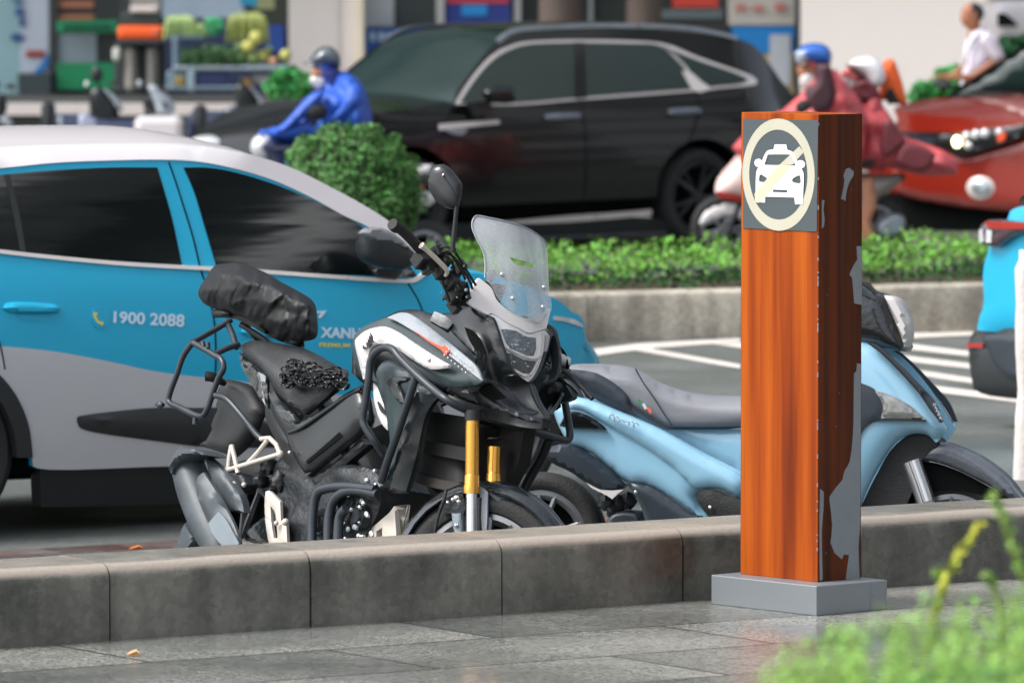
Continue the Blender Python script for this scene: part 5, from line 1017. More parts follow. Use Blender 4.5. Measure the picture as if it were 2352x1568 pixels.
U.crown("tailgate", D0((1700, 91), (1745, 118), (1790, 180), (1832, 240), (1850, 330), (1850, 420), (1835, 500)), .12, M_blackp, up=(-1, 0, 0), inset=.0)
U.crown("front_bumper", D0((730, 480), (722, 440), (722, 392)), .14, M_plast, up=(1, 0, 0), inset=.0)
wl_ = D0((1045, 240), (1062, 210), (1092, 168), (1130, 128), (1172, 105), (1222, 95), (1330, 92), (1450, 94), (1530, 102), (1600, 130), (1680, 158), (1728, 176), (1738, 188), (1728, 196), (1650, 204), (1600, 210), (1330, 230), (1180, 242))
U.panel("window_surround", wl_, M_chrome, off=.004, th=.006, div=40)
U.panel("window", D0((1056, 236), (1074, 206), (1102, 168), (1136, 134), (1176, 112), (1222, 101), (1318, 98), (1326, 224), (1180, 236)), M_glass2, off=.010, th=.006)
U.panel("window", D0((1332, 98), (1450, 100), (1510, 104), (1545, 130), (1580, 170), (1592, 204), (1330, 223)), M_glass2, off=.010, th=.006)
U.panel("window", D0((1520, 106), (1600, 138), (1680, 165), (1718, 182), (1700, 192), (1642, 198), (1604, 203), (1585, 165), (1552, 128)), M_glass2, off=.010, th=.006)
U.panel("window_fin", D0((1564, 163), (1586, 168), (1606, 186), (1632, 203), (1606, 212), (1588, 208), (1576, 186)), M_chrome, off=.018, th=.01)
U.panel("door_pillar", D0((1318, 97), (1340, 97), (1346, 224), (1318, 226)), M_blackp, off=.014, th=.008, sm=False)
U.panel("roof_rail", ribbon(D0((1142, 96), (1165, 78), (1200, 67), (1300, 61), (1420, 59), (1560, 63), (1640, 76), (1690, 88)), 9), mat("satin_rail", (140, 148, 156), .3, .6), off=.02, th=.03, bulge=.01, div=40)
U.panel("sill_trim", ribbon(D0((1160, 512), (1300, 503), (1420, 494), (1495, 486)), [6, 14, 13, 10]), M_chrome, off=.012, th=.01)
U.panel("sill_trim", ribbon(D0((1180, 550), (1530, 534)), 6), mat("dull_trim", (110, 112, 116), .4, .4), off=.012, th=.01)
U.panel("sill", [(1000, 515), (1300, 505), (1500, 500), (1540, 540), (1300, 552), (1000, 560)], M_plast, off=.004, th=.02)
for q in (((1250, 270), (1258, 262), (1322, 260), (1328, 266), (1320, 273), (1258, 276)), ((1534, 258), (1542, 250), (1600, 247), (1606, 254), (1600, 261), (1542, 265))): U.panel("door_handle", q, mat("handle_grey", (110, 118, 128), .25, .5) if "handle_grey" not in MT else MT["handle_grey"], off=.03, th=.03, bulge=.01)
U.panel("wing_badge", ribbon(D0((1008, 292), (1145, 280)), [14, 9]), M_chrome, off=.012, th=.01); U.panel("wing_badge", D0((1018, 298), (1075, 296), (1062, 310), (1040, 308)), M_bsil, off=.01, th=.008)
for q in (D0((1040, 250), (1020, 300), (1000, 400), (990, 500)), D0((1330, 228), (1345, 300), (1345, 420), (1330, 520)), D0((1600, 210), (1605, 260), (1580, 330), (1530, 420), (1505, 500))): U.line("door_seam", q, .005, M_dark, off=.002)
mm = [(a, b, UH + .14) for a, b in D0((1112, 212), (1125, 202), (1160, 197), (1182, 204), (1184, 228), (1170, 238), (1125, 236))]
plate("wing_mirror", UF, mm, M_blackp, suv, th=.03, bulge=.06, back=.05, bw=.9, out=(0, 1, 0), mirror=True)
plate("mirror_foot", UF, [(a, b, UH + .02) for a, b in D0((1085, 235), (1125, 230), (1135, 262), (1098, 268))], M_plast, suv, th=.08, out=(0, 1, 0), mirror=True)
for xx in (0, 2.815):
    for sd_ in (-1, 1): wheel(suv, (xx, sd_ * (UH - .14), .38), .38, .24, sd_, rimr=.68, rim=MT.get("dark_rim") or mat("dark_rim", (52, 54, 56), .35, .6))
MB().box((1.3, 0, .42), (4.3, 1.6, .35), bev=.06).build("underbody", M_dark, suv)
for sd_ in (-1, 1): MB().ell((3.55, sd_ * .62, .82), (.16, .2, .07), n=14).build("headlamp", M_lamp, suv)
# ================================================================ red car
M_redp = mat("red_paint", (142, 38, 24), .22, .1, var=.04, vs=1, coat=.9, rvar=.03)
rf0 = hitz(2215, 545, 0); RDY = 246.0
RDF = Frame(rf0.x, rf0.y + 1.0, 0, RDY); redc = empty("red_car", RDF, "glossy red car with headlamp lit, nose turned left at the right edge", "car")
def rd(name, v, pts, m, x=0.0, parent=None, **k): return plate(name, RDF, V(v, *pts), m, parent or redc, lat=x, ax=0, out=(1, 0, 0), **k)
rd("front_bumper", 'b3', [(1700, 720), (1860, 760), (2030, 815), (2180, 780), (2330, 735), (2700, 640), (2900, 700), (2900, 1100), (2700, 1140), (2352, 1142), (2000, 1112), (1720, 1062), (1640, 1000), (1640, 820)], M_redp, th=.5, bulge=.05, div=30, bw=.3, ang=20)
rd("lower_grille", 'b3', [(1620, 1000), (1720, 1062), (2000, 1112), (2352, 1142), (2800, 1140), (2800, 1240), (2300, 1220), (1900, 1240), (1880, 1330), (1640, 1330)], M_dark, x=-.1, th=.5)
rd("grille", 'E', [(470, 1296), (1000, 1308), (900, 1370), (820, 1420), (560, 1385)], M_sdark, x=.0, off=.08, th=.05)
hd = rd("headlamp", 'E', [(830, 1400), (870, 1335), (1050, 1285), (1450, 1235), (1760, 1205), (1740, 1290), (1640, 1365), (1480, 1425), (1260, 1490), (1080, 1535), (960, 1460)], MT["lamp_housing"], x=0, off=.1, th=.06, bulge=.02)
rd("headlamp_glass", 'E', [(1060, 1310), (1450, 1250), (1720, 1225), (1660, 1330), (1480, 1395), (1300, 1445), (1120, 1500), (1050, 1400)], mat("lamp_chrome", (176, 184, 192), .15, .5, var=.5, vs=9, bump=.5, bs=9), x=0, off=.11, th=.02, sm=False)
for (x, y, r) in ((1110, 1330, .06), (1200, 1320, .07), (1290, 1310, .07), (1430, 1300, .06), (1130, 1430, .06)): MB().ell(RDF.hit(*V('E', (x, y))[0], .13, 0), (.02, r * .6, r * .55), n=14).build("lamp_bulb", M_lamp, hd)
M_lit = mat("lit_lamp", (255, 226, 170), .3, emit=5.0); MB().ell(RDF.hit(*V('E', (1015, 1390))[0], .17, 0), (.03, .035, .045), n=14).build("lit_lamp", M_lit, hd)
rd("indicator_lamp", 'E', [(1480, 1310), (1560, 1290), (1540, 1370), (1470, 1385)], M_org, x=0, off=.15, th=.03)
MB().ell(RDF.hit(*V('b3', (2120, 1010))[0], .04, 0), (.03, .13, .1), n=18).build("fog_lamp_ring", M_chrome, redc); MB().ell(RDF.hit(*V('b3', (2120, 1010))[0], .06, 0), (.025, .09, .065), n=18).build("fog_lamp", MT["lamp_chrome"], redc)
hdp = [RDF.hit(*V('E', p)[0], x, 0) for p, x in (((400, 1080), .05), ((560, 1110), .1), ((900, 1140), .12), ((1300, 1170), .12), ((1700, 1180), .1))]
hb1 = [RDF.hit(*V('E', p)[0], x, 0) for p, x in (((400, 1080), -.3), ((560, 1005), -.6), ((800, 962), -.8), ((1250, 955), -.8), ((1700, 950), -.8))]
rows = []
for j in range(7):
    t = j / 6; rows.append([Vector(a).lerp(b, t) + Vector((0, 0, .05 * math.sin(math.pi * t))) for a, b in zip([RDF.hit(*V('E', p)[0], x, 0) for p, x in (((470, 1290), .05), ((640, 1296), .1), ((1000, 1300), .12), ((1330, 1262), .12), ((1760, 1205), .1))], hdp)] if j < 3 else [])
rows = [[RDF.hit(*V('E', p)[0], x, 0) for p, x in (((470, 1290), .05), ((640, 1296), .1), ((1000, 1300), .12), ((1330, 1262), .12), ((1760, 1215), .1))], hdp, [a.lerp(b, .5) + Vector((0, 0, .02)) for a, b in zip(hdp, hb1)], hb1]
MB().loft(rows, closed=False, cap=False).build("bonnet", M_redp, redc)
rd("windscreen", 'E', [(905, 965), (1100, 850), (1400, 650), (1673, 470), (2100, 300), (2300, 500), (2350, 960)], M_glass2, x=-1.1, th=.03, bulge=.04)
rd("windscreen_pillar", 'E', ribbon([(880, 970), (1100, 835), (1400, 640), (1700, 450), (2100, 280)], 22), M_blackp, x=-1.08, th=.05)
rd("wing_mirror", 'E', [(760, 800), (800, 780), (860, 785), (940, 830), (950, 870), (860, 870), (790, 835)], M_plast, x=-1.1, th=.06, bulge=.05)
simple_body(redc, 0, 0, .88, [(-.1, .3, .75, .9), (-.7, .25, .92, 1), (-1.4, .25, .98, 1), (-3.8, .25, 1.0, 1), (-4.3, .3, .95, .9)], M_redp)
for sd_ in (-1, 1):
    for xx in (-.75, -3.4): wheel(redc, (xx, sd_ * .78, .33), .33, .21, sd_)
# ================================================================ people
M_skin = mat("skin", (176, 122, 92), .5, var=.06); M_skin2 = mat("skin_warm", (150, 98, 70), .5, var=.06)
def skin_body(joints, edges, m, parent, name="body", lvl=2):
    me = bpy.data.meshes.new(name); names = list(joints); ix = {k: i for i, k in enumerate(names)}
    me.from_pydata([joints[k][:3] for k in names], [(ix[a], ix[b]) for a, b in edges], []); o = bpy.data.objects.new(name, me); C.objects.link(o)
    md = o.modifiers.new("s", 'SKIN'); md.use_smooth_shade = True
    for k in names: me.skin_vertices[0].data[ix[k]].radius = (joints[k][3], joints[k][4] if len(joints[k]) > 4 else joints[k][3])
    me.skin_vertices[0].data[0].use_root = True
    sb = o.modifiers.new("u", 'SUBSURF'); sb.levels = sb.render_levels = lvl
    dg = bpy.context.evaluated_depsgraph_get(); m2 = bpy.data.meshes.new_from_object(o.evaluated_get(dg)); bpy.data.objects.remove(o)
    m2.materials.clear(); m2.materials.append(m); o = bpy.data.objects.new(name, m2); C.objects.link(o); o.parent = parent
    m2.polygons.foreach_set("use_smooth", [True] * len(m2.polygons)); return o
def figure(parent, m, J, hands=True):
    """J: joint -> (x, y, z, r) in the person's frame; mirrored L/R given explicitly"""
    E = [("pelvis", "waist"), ("waist", "chest"), ("chest", "neck"), ("neck", "head"), ("head", "crown")]
    for s in "LR": E += [("chest", "sh" + s), ("sh" + s, "el" + s), ("el" + s, "wr" + s), ("wr" + s, "ha" + s), ("pelvis", "hip" + s), ("hip" + s, "kn" + s), ("kn" + s, "an" + s), ("an" + s, "to" + s)]
    JJ = dict(J)
    for s in "LR":
        w_ = Vector(J["wr" + s][:3]); h_ = Vector(J["ha" + s][:3]); d = (h_ - w_).normalized(); sd_ = Vector((0, 0, 1)).cross(d); sd_ = sd_.normalized() if sd_.length > .1 else Vector((0, 1, 0))
        for i in range(4):
            a = h_ + sd_ * (.012 * (i - 1.5) * 1.6) + d * .02; b = a + d * (.04 + .008 * (1.5 - abs(i - 1.5))); c = b + d * .018 - Vector((0, 0, .028))
            JJ["f%d%sa" % (i, s)] = (*a, .011); JJ["f%d%sb" % (i, s)] = (*b, .009); JJ["f%d%sc" % (i, s)] = (*c, .008); E += [("ha" + s, "f%d%sa" % (i, s)), ("f%d%sa" % (i, s), "f%d%sb" % (i, s)), ("f%d%sb" % (i, s), "f%d%sc" % (i, s))]
        a = h_ - d * .02 + sd_ * .04 - Vector((0, 0, .01)); JJ["t%sa" % s] = (*a, .011); b = a + d * .035 + sd_ * .008; JJ["t%sb" % s] = (*b, .009); E += [("ha" + s, "t%sa" % s), ("t%sa" % s, "t%sb" % s)]
    return skin_body(JJ, E, m, parent)
SIT = dict(pelvis=(0, 0, .86, .14), waist=(.03, 0, 1.0, .13), chest=(.09, 0, 1.22, .14), neck=(.12, 0, 1.37, .055), head=(.15, 0, 1.47, .085), crown=(.15, 0, 1.56, .08))
for s, k in (("L", 1), ("R", -1)):
    SIT.update({"sh" + s: (.09, k * .18, 1.29, .06), "el" + s: (.24, k * .26, 1.1, .045), "wr" + s: (.44, k * .27, 1.06, .03), "ha" + s: (.51, k * .27, 1.06, .03), "hip" + s: (.03, k * .1, .84, .1), "kn" + s: (.42, k * .15, .82, .07), "an" + s: (.38, k * .14, .42, .045), "to" + s: (.52, k * .14, .36, .035)})
def head_bits(parent, hx, hz, m, y=0.0):
    MB().ell((hx + .098, y, hz + .0), (.018, .013, .02), n=10).build("nose", m, parent)
    for k in (-1, 1):
        MB().ell((hx + .085, y + k * .033, hz + .035), (.012, .014, .009), n=10).build("eye", M_grip, parent); MB().ell((hx - .005, y + k * .085, hz + .01), (.02, .012, .032), n=10).build("ear", m, parent)
# --- rider in the blue raincoat, on a scooter, in front of the black car
bw_ = hity(745, 560, 44.5); BRX = bw_.x
BR = Frame(hity(797, 400, 44.5).x, 44.5, 0, 184)
def lp(fr, root, name, v, pts, l, m, th=.01, **k): return plate(name, fr, c3(v, pts, l), m, root, th=th, out=(0, 1, 0), **k)
M_rain = mat("blue_raincoat", (30, 80, 176), .55, var=.3, vs=7, coat=.05, bump=1.0, bs=16)
prs = empty("person", BR, "scooter rider in a bright blue raincoat, grey helmet and white face mask", "person", "scooter riders"); 
figure(prs, M_rain, SIT)
lp(BR, prs, "face", 'B', [(1590, 720), (1650, 700), (1730, 705), (1750, 770), (1720, 820), (1640, 820), (1590, 790)], 0, M_skin, th=0, bulge=.07, back=.07, bw=.8)
lp(BR, prs, "raincoat", 'B', [(1860, 760), (1940, 750), (2030, 795), (2120, 885), (2185, 1040), (2225, 1230), (2235, 1400), (2100, 1440), (1800, 1470), (1400, 1500), (1150, 1420), (1140, 1380), (1240, 1330), (1360, 1230), (1500, 1060), (1620, 965), (1740, 930), (1800, 880), (1820, 800)], 0, M_rain, th=0, bulge=.28, back=.28, bw=.75, div=50, wr=.1, ws=8)
lp(BR, prs, "sleeve", 'B', [(1960, 880), (2060, 870), (2130, 960), (2140, 1080), (2000, 1190), (1850, 1290), (1700, 1400), (1600, 1440), (1640, 1340), (1800, 1210), (1900, 1060)], .25, M_rain, th=0, bulge=.09, back=.07, bw=.8, wr=.03, ws=9)
lp(BR, prs, "sleeve", 'B', [(1640, 960), (1720, 960), (1700, 1050), (1560, 1200), (1400, 1330), (1300, 1400), (1150, 1400), (1300, 1290), (1450, 1120), (1560, 1010)], -.26, M_rain, th=0, bulge=.07, back=.07, bw=.8)
lp(BR, prs, "sleeve", 'B', [(1640, 960), (1720, 960), (1700, 1050), (1560, 1200), (1400, 1330), (1300, 1400), (1150, 1400), (1300, 1290), (1450, 1120), (1560, 1010)], .27, M_rain, th=0, bulge=.07, back=.07, bw=.8)
lp(BR, prs, "hood", 'B', [(1760, 690), (1850, 680), (1890, 760), (1900, 860), (1840, 930), (1760, 960), (1740, 880), (1700, 800), (1700, 720)], 0, mat("navy_cloth", (26, 42, 110), .6, var=.2), th=0, bulge=.1, back=.1, bw=.8)
lp(BR, prs, "face_mask", 'B', [(1580, 800), (1640, 785), (1720, 800), (1755, 850), (1740, 920), (1670, 958), (1610, 910), (1570, 850)], 0, M_bwht, th=0, bulge=.075, back=.075, bw=.8)
hm = lp(BR, prs, "helmet", 'B', [(1560, 660), (1590, 590), (1660, 515), (1740, 485), (1820, 505), (1875, 570), (1895, 650), (1885, 720), (1830, 700), (1740, 690), (1650, 680)], 0, mat("grey_helmet", (84, 92, 98), .25, coat=.6), th=0, bulge=.125, back=.125, bw=.9)
lp(BR, prs, "helmet_peak", 'B', [(1490, 668), (1580, 650), (1700, 655), (1790, 680), (1720, 706), (1620, 700)], 0, mat("peak_grey", (120, 128, 136), .2, coat=.6), th=0, bulge=.08, back=.08, bw=.7)
def rider_scooter(fr, label, v, shield, body, wheel_f, wheel_r, m1, m2, lamp=None, mirror=None, group=None):
    root = empty("ridden_scooter", fr, label, "scooter", group)
    lp(fr, root, "front_shield", v[0], shield, 0, m1, th=0, bulge=.16, back=.16, bw=.7); lp(fr, root, "rear_body", v[1], body, 0, m2, th=0, bulge=.14, back=.14, bw=.7)
    for (x, y, r) in (wheel_f, wheel_r): p = fr.hit(x, y, 0); wheel(root, (p.x, 0, r), r, .1, 1, n=32)
    MB().tube([fr.hit(wheel_f[0] + 10, wheel_f[1], .06), fr.hit(wheel_f[0] + 70, wheel_f[1] - 150, .06)], .022, 10).build("fork_leg", M_eng, root)
    P = fr.hit(wheel_f[0] + 95, wheel_f[1] - 215, 0); MB().tube([P + Vector((0, -.33, .02)), P + Vector((0, .33, .02))], .02, 10).build("handlebar", M_grip, root)
    MB().box(((fr.hit(wheel_r[0], 0, 0).x + P.x) / 2 - .1, 0, .74), (.62, .26, .1), bev=.04).build("seat", M_seat, root)
    if lamp: MB().ell(fr.hit(lamp[0], lamp[1], .05), (lamp[2], .1, lamp[3]), n=16).build("headlamp", M_lamp, root)
    if mirror:
        p = fr.hit(mirror[0], mirror[1], .32); MB().ell(p, (.075, .03, .055), n=16).build("mirror", M_grip, root); MB().tube([p, P + Vector((0, .3, 0))], .008, 8).build("mirror_stem", M_grip, root)
    return root
rider_scooter(BR, "dark blue scooter with white headlamp under the rider in blue", ('B', '2'), [(960, 1560), (985, 1470), (1080, 1430), (1200, 1420), (1420, 1420), (1500, 1500), (1450, 1700), (1300, 1900), (1150, 1900), (1120, 1700), (1020, 1620)], [(130, 230), (250, 150), (380, 120), (540, 108), (500, 190), (430, 260), (520, 280), (560, 330), (420, 420), (200, 420)], (620, 500, .23), (975, 500, .23), mat("navy_paint", (24, 34, 66), .2, coat=.8), M_bwht, lamp=(603, 338, .085, .09), mirror=(727, 257))
lp(BR, [o for o in C.objects if o.name.startswith("ridden_scooter")][0], "tail_lamp", '2', [(440, 240), (500, 180), (520, 215), (470, 265)], .1, M_lampred, th=.05)
# --- two riders under one red poncho
PF2 = Frame(hity(1912, 400, 48.2).x, 48.2, 0, 183)
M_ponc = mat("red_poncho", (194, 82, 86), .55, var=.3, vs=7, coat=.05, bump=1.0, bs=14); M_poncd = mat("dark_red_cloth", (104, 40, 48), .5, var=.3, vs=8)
p1 = empty("person", PF2, "front scooter rider with blue helmet and white mask wearing a red poncho", "person", "scooter riders")
S1 = {k: (v[0] * (.62 if k[:2] in ("wr", "ha") else 1), v[1] * .55, v[2] + .03, v[3]) for k, v in SIT.items()}; figure(p1, M_ponc, S1)
P1F = PF2
lp(PF2, p1, "poncho", 'b3', [(1040, 605), (1120, 535), (1190, 485), (1250, 430), (1310, 372), (1345, 380), (1400, 450), (1470, 540), (1500, 640), (1500, 760), (1480, 880), (1400, 905), (1200, 885), (1000, 862), (820, 842), (785, 790), (850, 720), (940, 660)], .05, M_ponc, th=0, bulge=.26, back=.26, bw=.75, div=50, wr=.12, ws=7)
lp(PF2, p1, "scarf", 'b3', [(1240, 350), (1310, 345), (1320, 420), (1340, 520), (1300, 600), (1220, 600), (1180, 520), (1200, 480), (1240, 440)], .28, mat("dark_plum_cloth", (62, 34, 42), .7, var=.3), th=.2, bulge=.05)
lp(PF2, p1, "face_mask", 'b3', [(1145, 400), (1180, 375), (1230, 385), (1245, 430), (1225, 475), (1175, 490), (1145, 450)], 0, M_bwht, th=0, bulge=.08, back=.08, bw=.8)
lp(PF2, p1, "face", 'b3', [(1135, 350), (1230, 345), (1290, 350), (1290, 430), (1240, 450), (1160, 430), (1135, 390)], 0, M_skin2, th=0, bulge=.07, back=.07, bw=.8)
lp(PF2, p1, "helmet", 'b3', [(1118, 300), (1135, 262), (1180, 238), (1240, 232), (1290, 248), (1318, 290), (1315, 345), (1260, 356), (1190, 340), (1125, 345)], 0, mat("blue_helmet", (36, 92, 176), .25, coat=.6, var=.1, vs=9), th=0, bulge=.125, back=.125, bw=.9)
lp(PF2, p1, "helmet_visor", 'b3', [(1118, 290), (1140, 268), (1190, 270), (1205, 310), (1180, 338), (1128, 340)], .04, mat("visor_grey", (160, 172, 184), .2, coat=.5), th=.05, bulge=.08, bw=.8)
PB = Frame(hity(2032, 400, 48.4).x, 48.4, 0, 183)
p2 = empty("person", PB, "pillion rider with white helmet leaning forward under the red poncho", "person", "scooter riders")
S2 = {k: (v[0] * (.6 if k[:2] in ('wr', 'ha', 'el') else 1), v[1] * .5, v[2] - .1, v[3] * .85) for k, v in SIT.items()}; figure(p2, M_ponc, S2)
lp(PB, p2, "poncho", 'b3', [(1400, 470), (1450, 535), (1540, 545), (1600, 580), (1650, 650), (1700, 725), (1800, 765), (1900, 800), (1990, 855), (1995, 935), (1900, 945), (1780, 940), (1660, 910), (1560, 892), (1440, 885), (1420, 700), (1390, 560)], 0, M_ponc, th=0, bulge=.22, back=.22, bw=.75, div=50, wr=.14, ws=6)
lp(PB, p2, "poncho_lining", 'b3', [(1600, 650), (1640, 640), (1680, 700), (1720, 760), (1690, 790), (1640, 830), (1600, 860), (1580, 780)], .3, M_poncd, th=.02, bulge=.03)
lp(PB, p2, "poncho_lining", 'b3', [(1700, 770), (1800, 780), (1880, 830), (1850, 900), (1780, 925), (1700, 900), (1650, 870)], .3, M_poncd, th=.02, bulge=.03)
lp(PB, p2, "scarf", 'b3', [(1440, 440), (1500, 420), (1560, 470), (1590, 540), (1500, 545), (1440, 530), (1425, 480)], .05, M_poncd, th=.1, bulge=.08, wr=.03)
lp(PB, p2, "face_mask", 'b3', [(1380, 400), (1430, 390), (1450, 440), (1430, 490), (1385, 470)], 0, M_bwht, th=0, bulge=.07, back=.07)
lp(PB, p2, "face", 'b3', [(1370, 385), (1420, 360), (1470, 400), (1460, 440), (1410, 430), (1375, 410)], 0, mat("flushed_skin", (206, 100, 96), .5), th=0, bulge=.08, back=.08)
lp(PB, p2, "helmet", 'b3', [(1405, 345), (1440, 318), (1490, 302), (1540, 306), (1590, 345), (1610, 400), (1600, 450), (1560, 480), (1520, 465), (1490, 420), (1440, 375)], 0, mat("white_helmet", (222, 222, 224), .25, coat=.5, var=.02), th=0, bulge=.13, back=.13, bw=.9)
lp(PB, p2, "helmet_emblem", 'b3', [(1520, 362), (1545, 355), (1565, 380), (1560, 402), (1530, 380)], .12, mat("emblem_red", (220, 90, 80), .4), th=.02)
lp(PB, p2, "helmet_edge", 'b3', ribbon([(1400, 350), (1440, 380), (1490, 425), (1520, 468)], 14), .1, M_grip, th=.03)
red_sc = rider_scooter(Frame(hity(1850, 560, 48.3).x, 48.3, 0, 183), "pale pink and white scooter carrying two riders under a red poncho", ('b3', 'b3'), [(840, 820), (770, 880), (705, 960), (690, 1030), (720, 1060), (830, 1080), (1000, 1150), (1200, 1150), (1250, 1100), (1100, 1000), (1000, 820)], [(1400, 900), (1500, 930), (1600, 935), (1700, 930), (1720, 960), (1640, 1020), (1560, 1090), (1450, 1130), (1300, 1140)], (1660, 540, .24), (2010, 540, .24), mat("pale_pink_paint", (214, 184, 178), .25, coat=.6), mat("warm_grey_paint", (122, 116, 108), .3, coat=.5), mirror=(1850, 246), group=None)
RS = Frame(hity(1850, 560, 48.3).x, 48.3, 0, 183)
lp(RS, red_sc, "front_mudguard", 'b3', [(588, 1196), (610, 1150), (660, 1110), (740, 1085), (830, 1092), (900, 1150), (880, 1200), (820, 1180), (740, 1172), (660, 1205), (615, 1225)], 0, M_bwht, th=0, bulge=.07, back=.07)
lp(RS, red_sc, "red_trim", 'b3', [(700, 1028), (830, 1045), (840, 1085), (705, 1062)], .12, M_lampred, th=.05)
lp(RS, red_sc, "muffler", 'b3', [(1560, 1240), (1580, 1190), (1660, 1150), (1705, 1165), (1715, 1210), (1690, 1260), (1600, 1280)], .12, M_mufl, th=.08, bulge=.04)
lp(PB, p2, "leg", 'b3', [(1480, 960), (1540, 950), (1560, 1100), (1530, 1200), (1560, 1270), (1540, 1295), (1480, 1290), (1475, 1150)], .2, M_skin, th=.05, bulge=.04)
ob = lp(PB, None, "carrier_bag", 'b3', [(1600, 345), (1630, 318), (1655, 330), (1690, 420), (1712, 500), (1722, 560), (1690, 566), (1620, 545), (1575, 540), (1590, 440)], -.1, mat("orange_fabric", (224, 92, 30), .5, var=.15), th=.12, bulge=.05); ob.matrix_world = PB.M; ob.data.materials[0] = MT["orange_fabric"]
tag(ob, "bright orange bag standing behind the pillion rider's white helmet", "bag")
lp(PB, ob, "dark_pocket", 'b3', [(1610, 500), (1640, 470), (1690, 560), (1620, 562)], -.02, M_grip, th=.03).matrix_parent_inverse = Matrix.Identity(4)
# --- man walking on the far pavement
MF = Frame(hity(2235, 400, 57.5).x, 57.5, .12, 180)
man = empty("person", MF, "man walking left in a white short-sleeved shirt with a dark strap", "person")
ST = dict(pelvis=(0, 0, .93, .13), waist=(0, 0, 1.08, .12), chest=(.0, 0, 1.27, .1), neck=(.02, 0, 1.44, .05), head=(.02, 0, 1.53, .06), crown=(.03, 0, 1.58, .06))
for s, k in (("L", 1), ("R", -1)): ST.update({"sh" + s: (-.01, k * .13, 1.34, .045), "el" + s: (-.16 if k > 0 else .0, k * .19, 1.12, .038), "wr" + s: (.05 if k > 0 else .2, k * .2, .98, .028), "ha" + s: (.18 if k > 0 else .28, k * .2, .98, .028), "hip" + s: (0, k * .09, .9, .09), "kn" + s: (.08 * k, k * .1, .5, .06), "an" + s: (-.1 if k < 0 else .12, k * .1, .08, .04), "to" + s: (.03 if k < 0 else .26, k * .1, .04, .035)})
ex = MF.hit(*V('E', (1180, 240))[0], 0); dx = ex.x - ST["neck"][0]; dz = ex.z - 1.44
ST = {k: (v[0] + dx, v[1], v[2] + (dz if v[2] > .8 else 0), v[3]) for k, v in ST.items()}
figure(man, M_skin2, ST)
lp(MF, man, "shirt", 'E', [(1130, 322), (1200, 285), (1260, 270), (1340, 318), (1410, 420), (1475, 545), (1470, 575), (1385, 612), (1350, 690), (1250, 740), (1130, 800), (1080, 865), (1045, 845), (1080, 600), (1090, 450), (1118, 380)], 0, mat("white_shirt", (196, 192, 204), .7, var=.06, vs=6, bump=.3, bs=14), th=0, bulge=.2, back=.2, bw=.7, wr=.04, ws=6)
lp(MF, man, "sleeve", 'E', [(1255, 330), (1300, 305), (1370, 345), (1425, 430), (1478, 552), (1470, 585), (1388, 615), (1340, 560), (1290, 470), (1250, 390)], .24, MT["white_shirt"], th=0, bulge=.09, back=.07, bw=.8)
lp(MF, man, "sleeve", 'E', [(1130, 330), (1190, 320), (1200, 430), (1160, 560), (1110, 600), (1085, 560), (1090, 440)], -.24, MT["white_shirt"], th=0, bulge=.08, back=.08, bw=.8)
lp(MF, man, "strap", 'E', ribbon([(1290, 300), (1180, 400), (1110, 560), (1060, 720), (1030, 820)], 12), .21, M_grip, th=.02)
lp(MF, man, "face", 'E', [(1048, 190), (1056, 150), (1062, 105), (1100, 50), (1170, 30), (1240, 80), (1252, 180), (1232, 250), (1230, 300), (1150, 310), (1130, 290), (1088, 256), (1066, 236), (1060, 210)], 0, M_skin2, th=0, bulge=.085, back=.085, bw=.7)
lp(MF, man, "hair", 'E', [(1120, 110), (1135, 60), (1180, 18), (1240, 50), (1282, 120), (1265, 185), (1230, 212), (1200, 170), (1180, 130)], 0, mat("dark_hair", (34, 36, 40), .7), th=0, bulge=.095, back=.095, bw=.8)
lp(MF, man, "trousers", 'E', [(1050, 840), (1120, 790), (1350, 690), (1380, 900), (1360, 1300), (1380, 1750), (1300, 1750), (1230, 1200), (1120, 1750), (1040, 1740), (1080, 1200)], 0, mat("brown_trousers", (92, 56, 50), .8), th=0, bulge=.12, back=.12, bw=.7)
# ================================================================ far pavement and shop fronts
M_pv2 = groundmat("far_paving", (120, 116, 110), (140, 136, 128), 1.2, .5, .7, .3, 40)
MB().box((0, 76, .06), (160, 40, .12)).build("far_pavement", M_pv2, None, smooth=False, kind="structure")
M_con = mat("pale_concrete", (196, 190, 186), .7, var=.06, vs=1); M_dkc = mat("dark_concrete", (52, 56, 56), .8, var=.25, vs=1.2)
M_beigew = mat("beige_wall", (238, 230, 224), .75, var=.02, vs=.4); M_bw2 = mat("grey_beige_stone", (176, 168, 162), .7, var=.04, vs=.6)
WY = 78.0
shop = empty("shop_building", Frame(0, WY, .12), "long row of shop fronts with posters, green and blue signs behind the street", "building")
SHF = Frame(0, WY, .12)
MB().box((-2, .6, 22), (90, 1.0, 44)).build("wall", mat("shop_wall", (120, 124, 124), .7, var=.1, vs=.5), shop, smooth=False)
MB().box((-2, -1.2, 5.6), (60, 2.4, .35)).build("canopy", M_dkc, shop, smooth=False)
for k in range(5): MB().box((-2 + 9 * (k % 2), -.3, 10 + 6.5 * k), (60 - 8 * k, .8, 1.8 + .5 * (k % 3))).build("window_band", MT["tinted_glass"], shop, smooth=False)
def sb(name, x0, y0, x1, y1, col, d=0.0, th=.12, rough=.5, bev=0.0, **k):
    key = "shop_%d_%d_%d" % tuple(col); m = MT.get(key) or mat(key, col, rough, var=.06, vs=2)
    return gbox(name, SHF, x0, y0, x1, y1, d, d + th, m, k.pop("parent", shop), bev=bev, **k)
sb("glass_front", -60, -60, 47, 216, (146, 182, 188), .0, rough=.15)
sb("poster", 47, -60, 116, 168, (186, 196, 208), -.02)
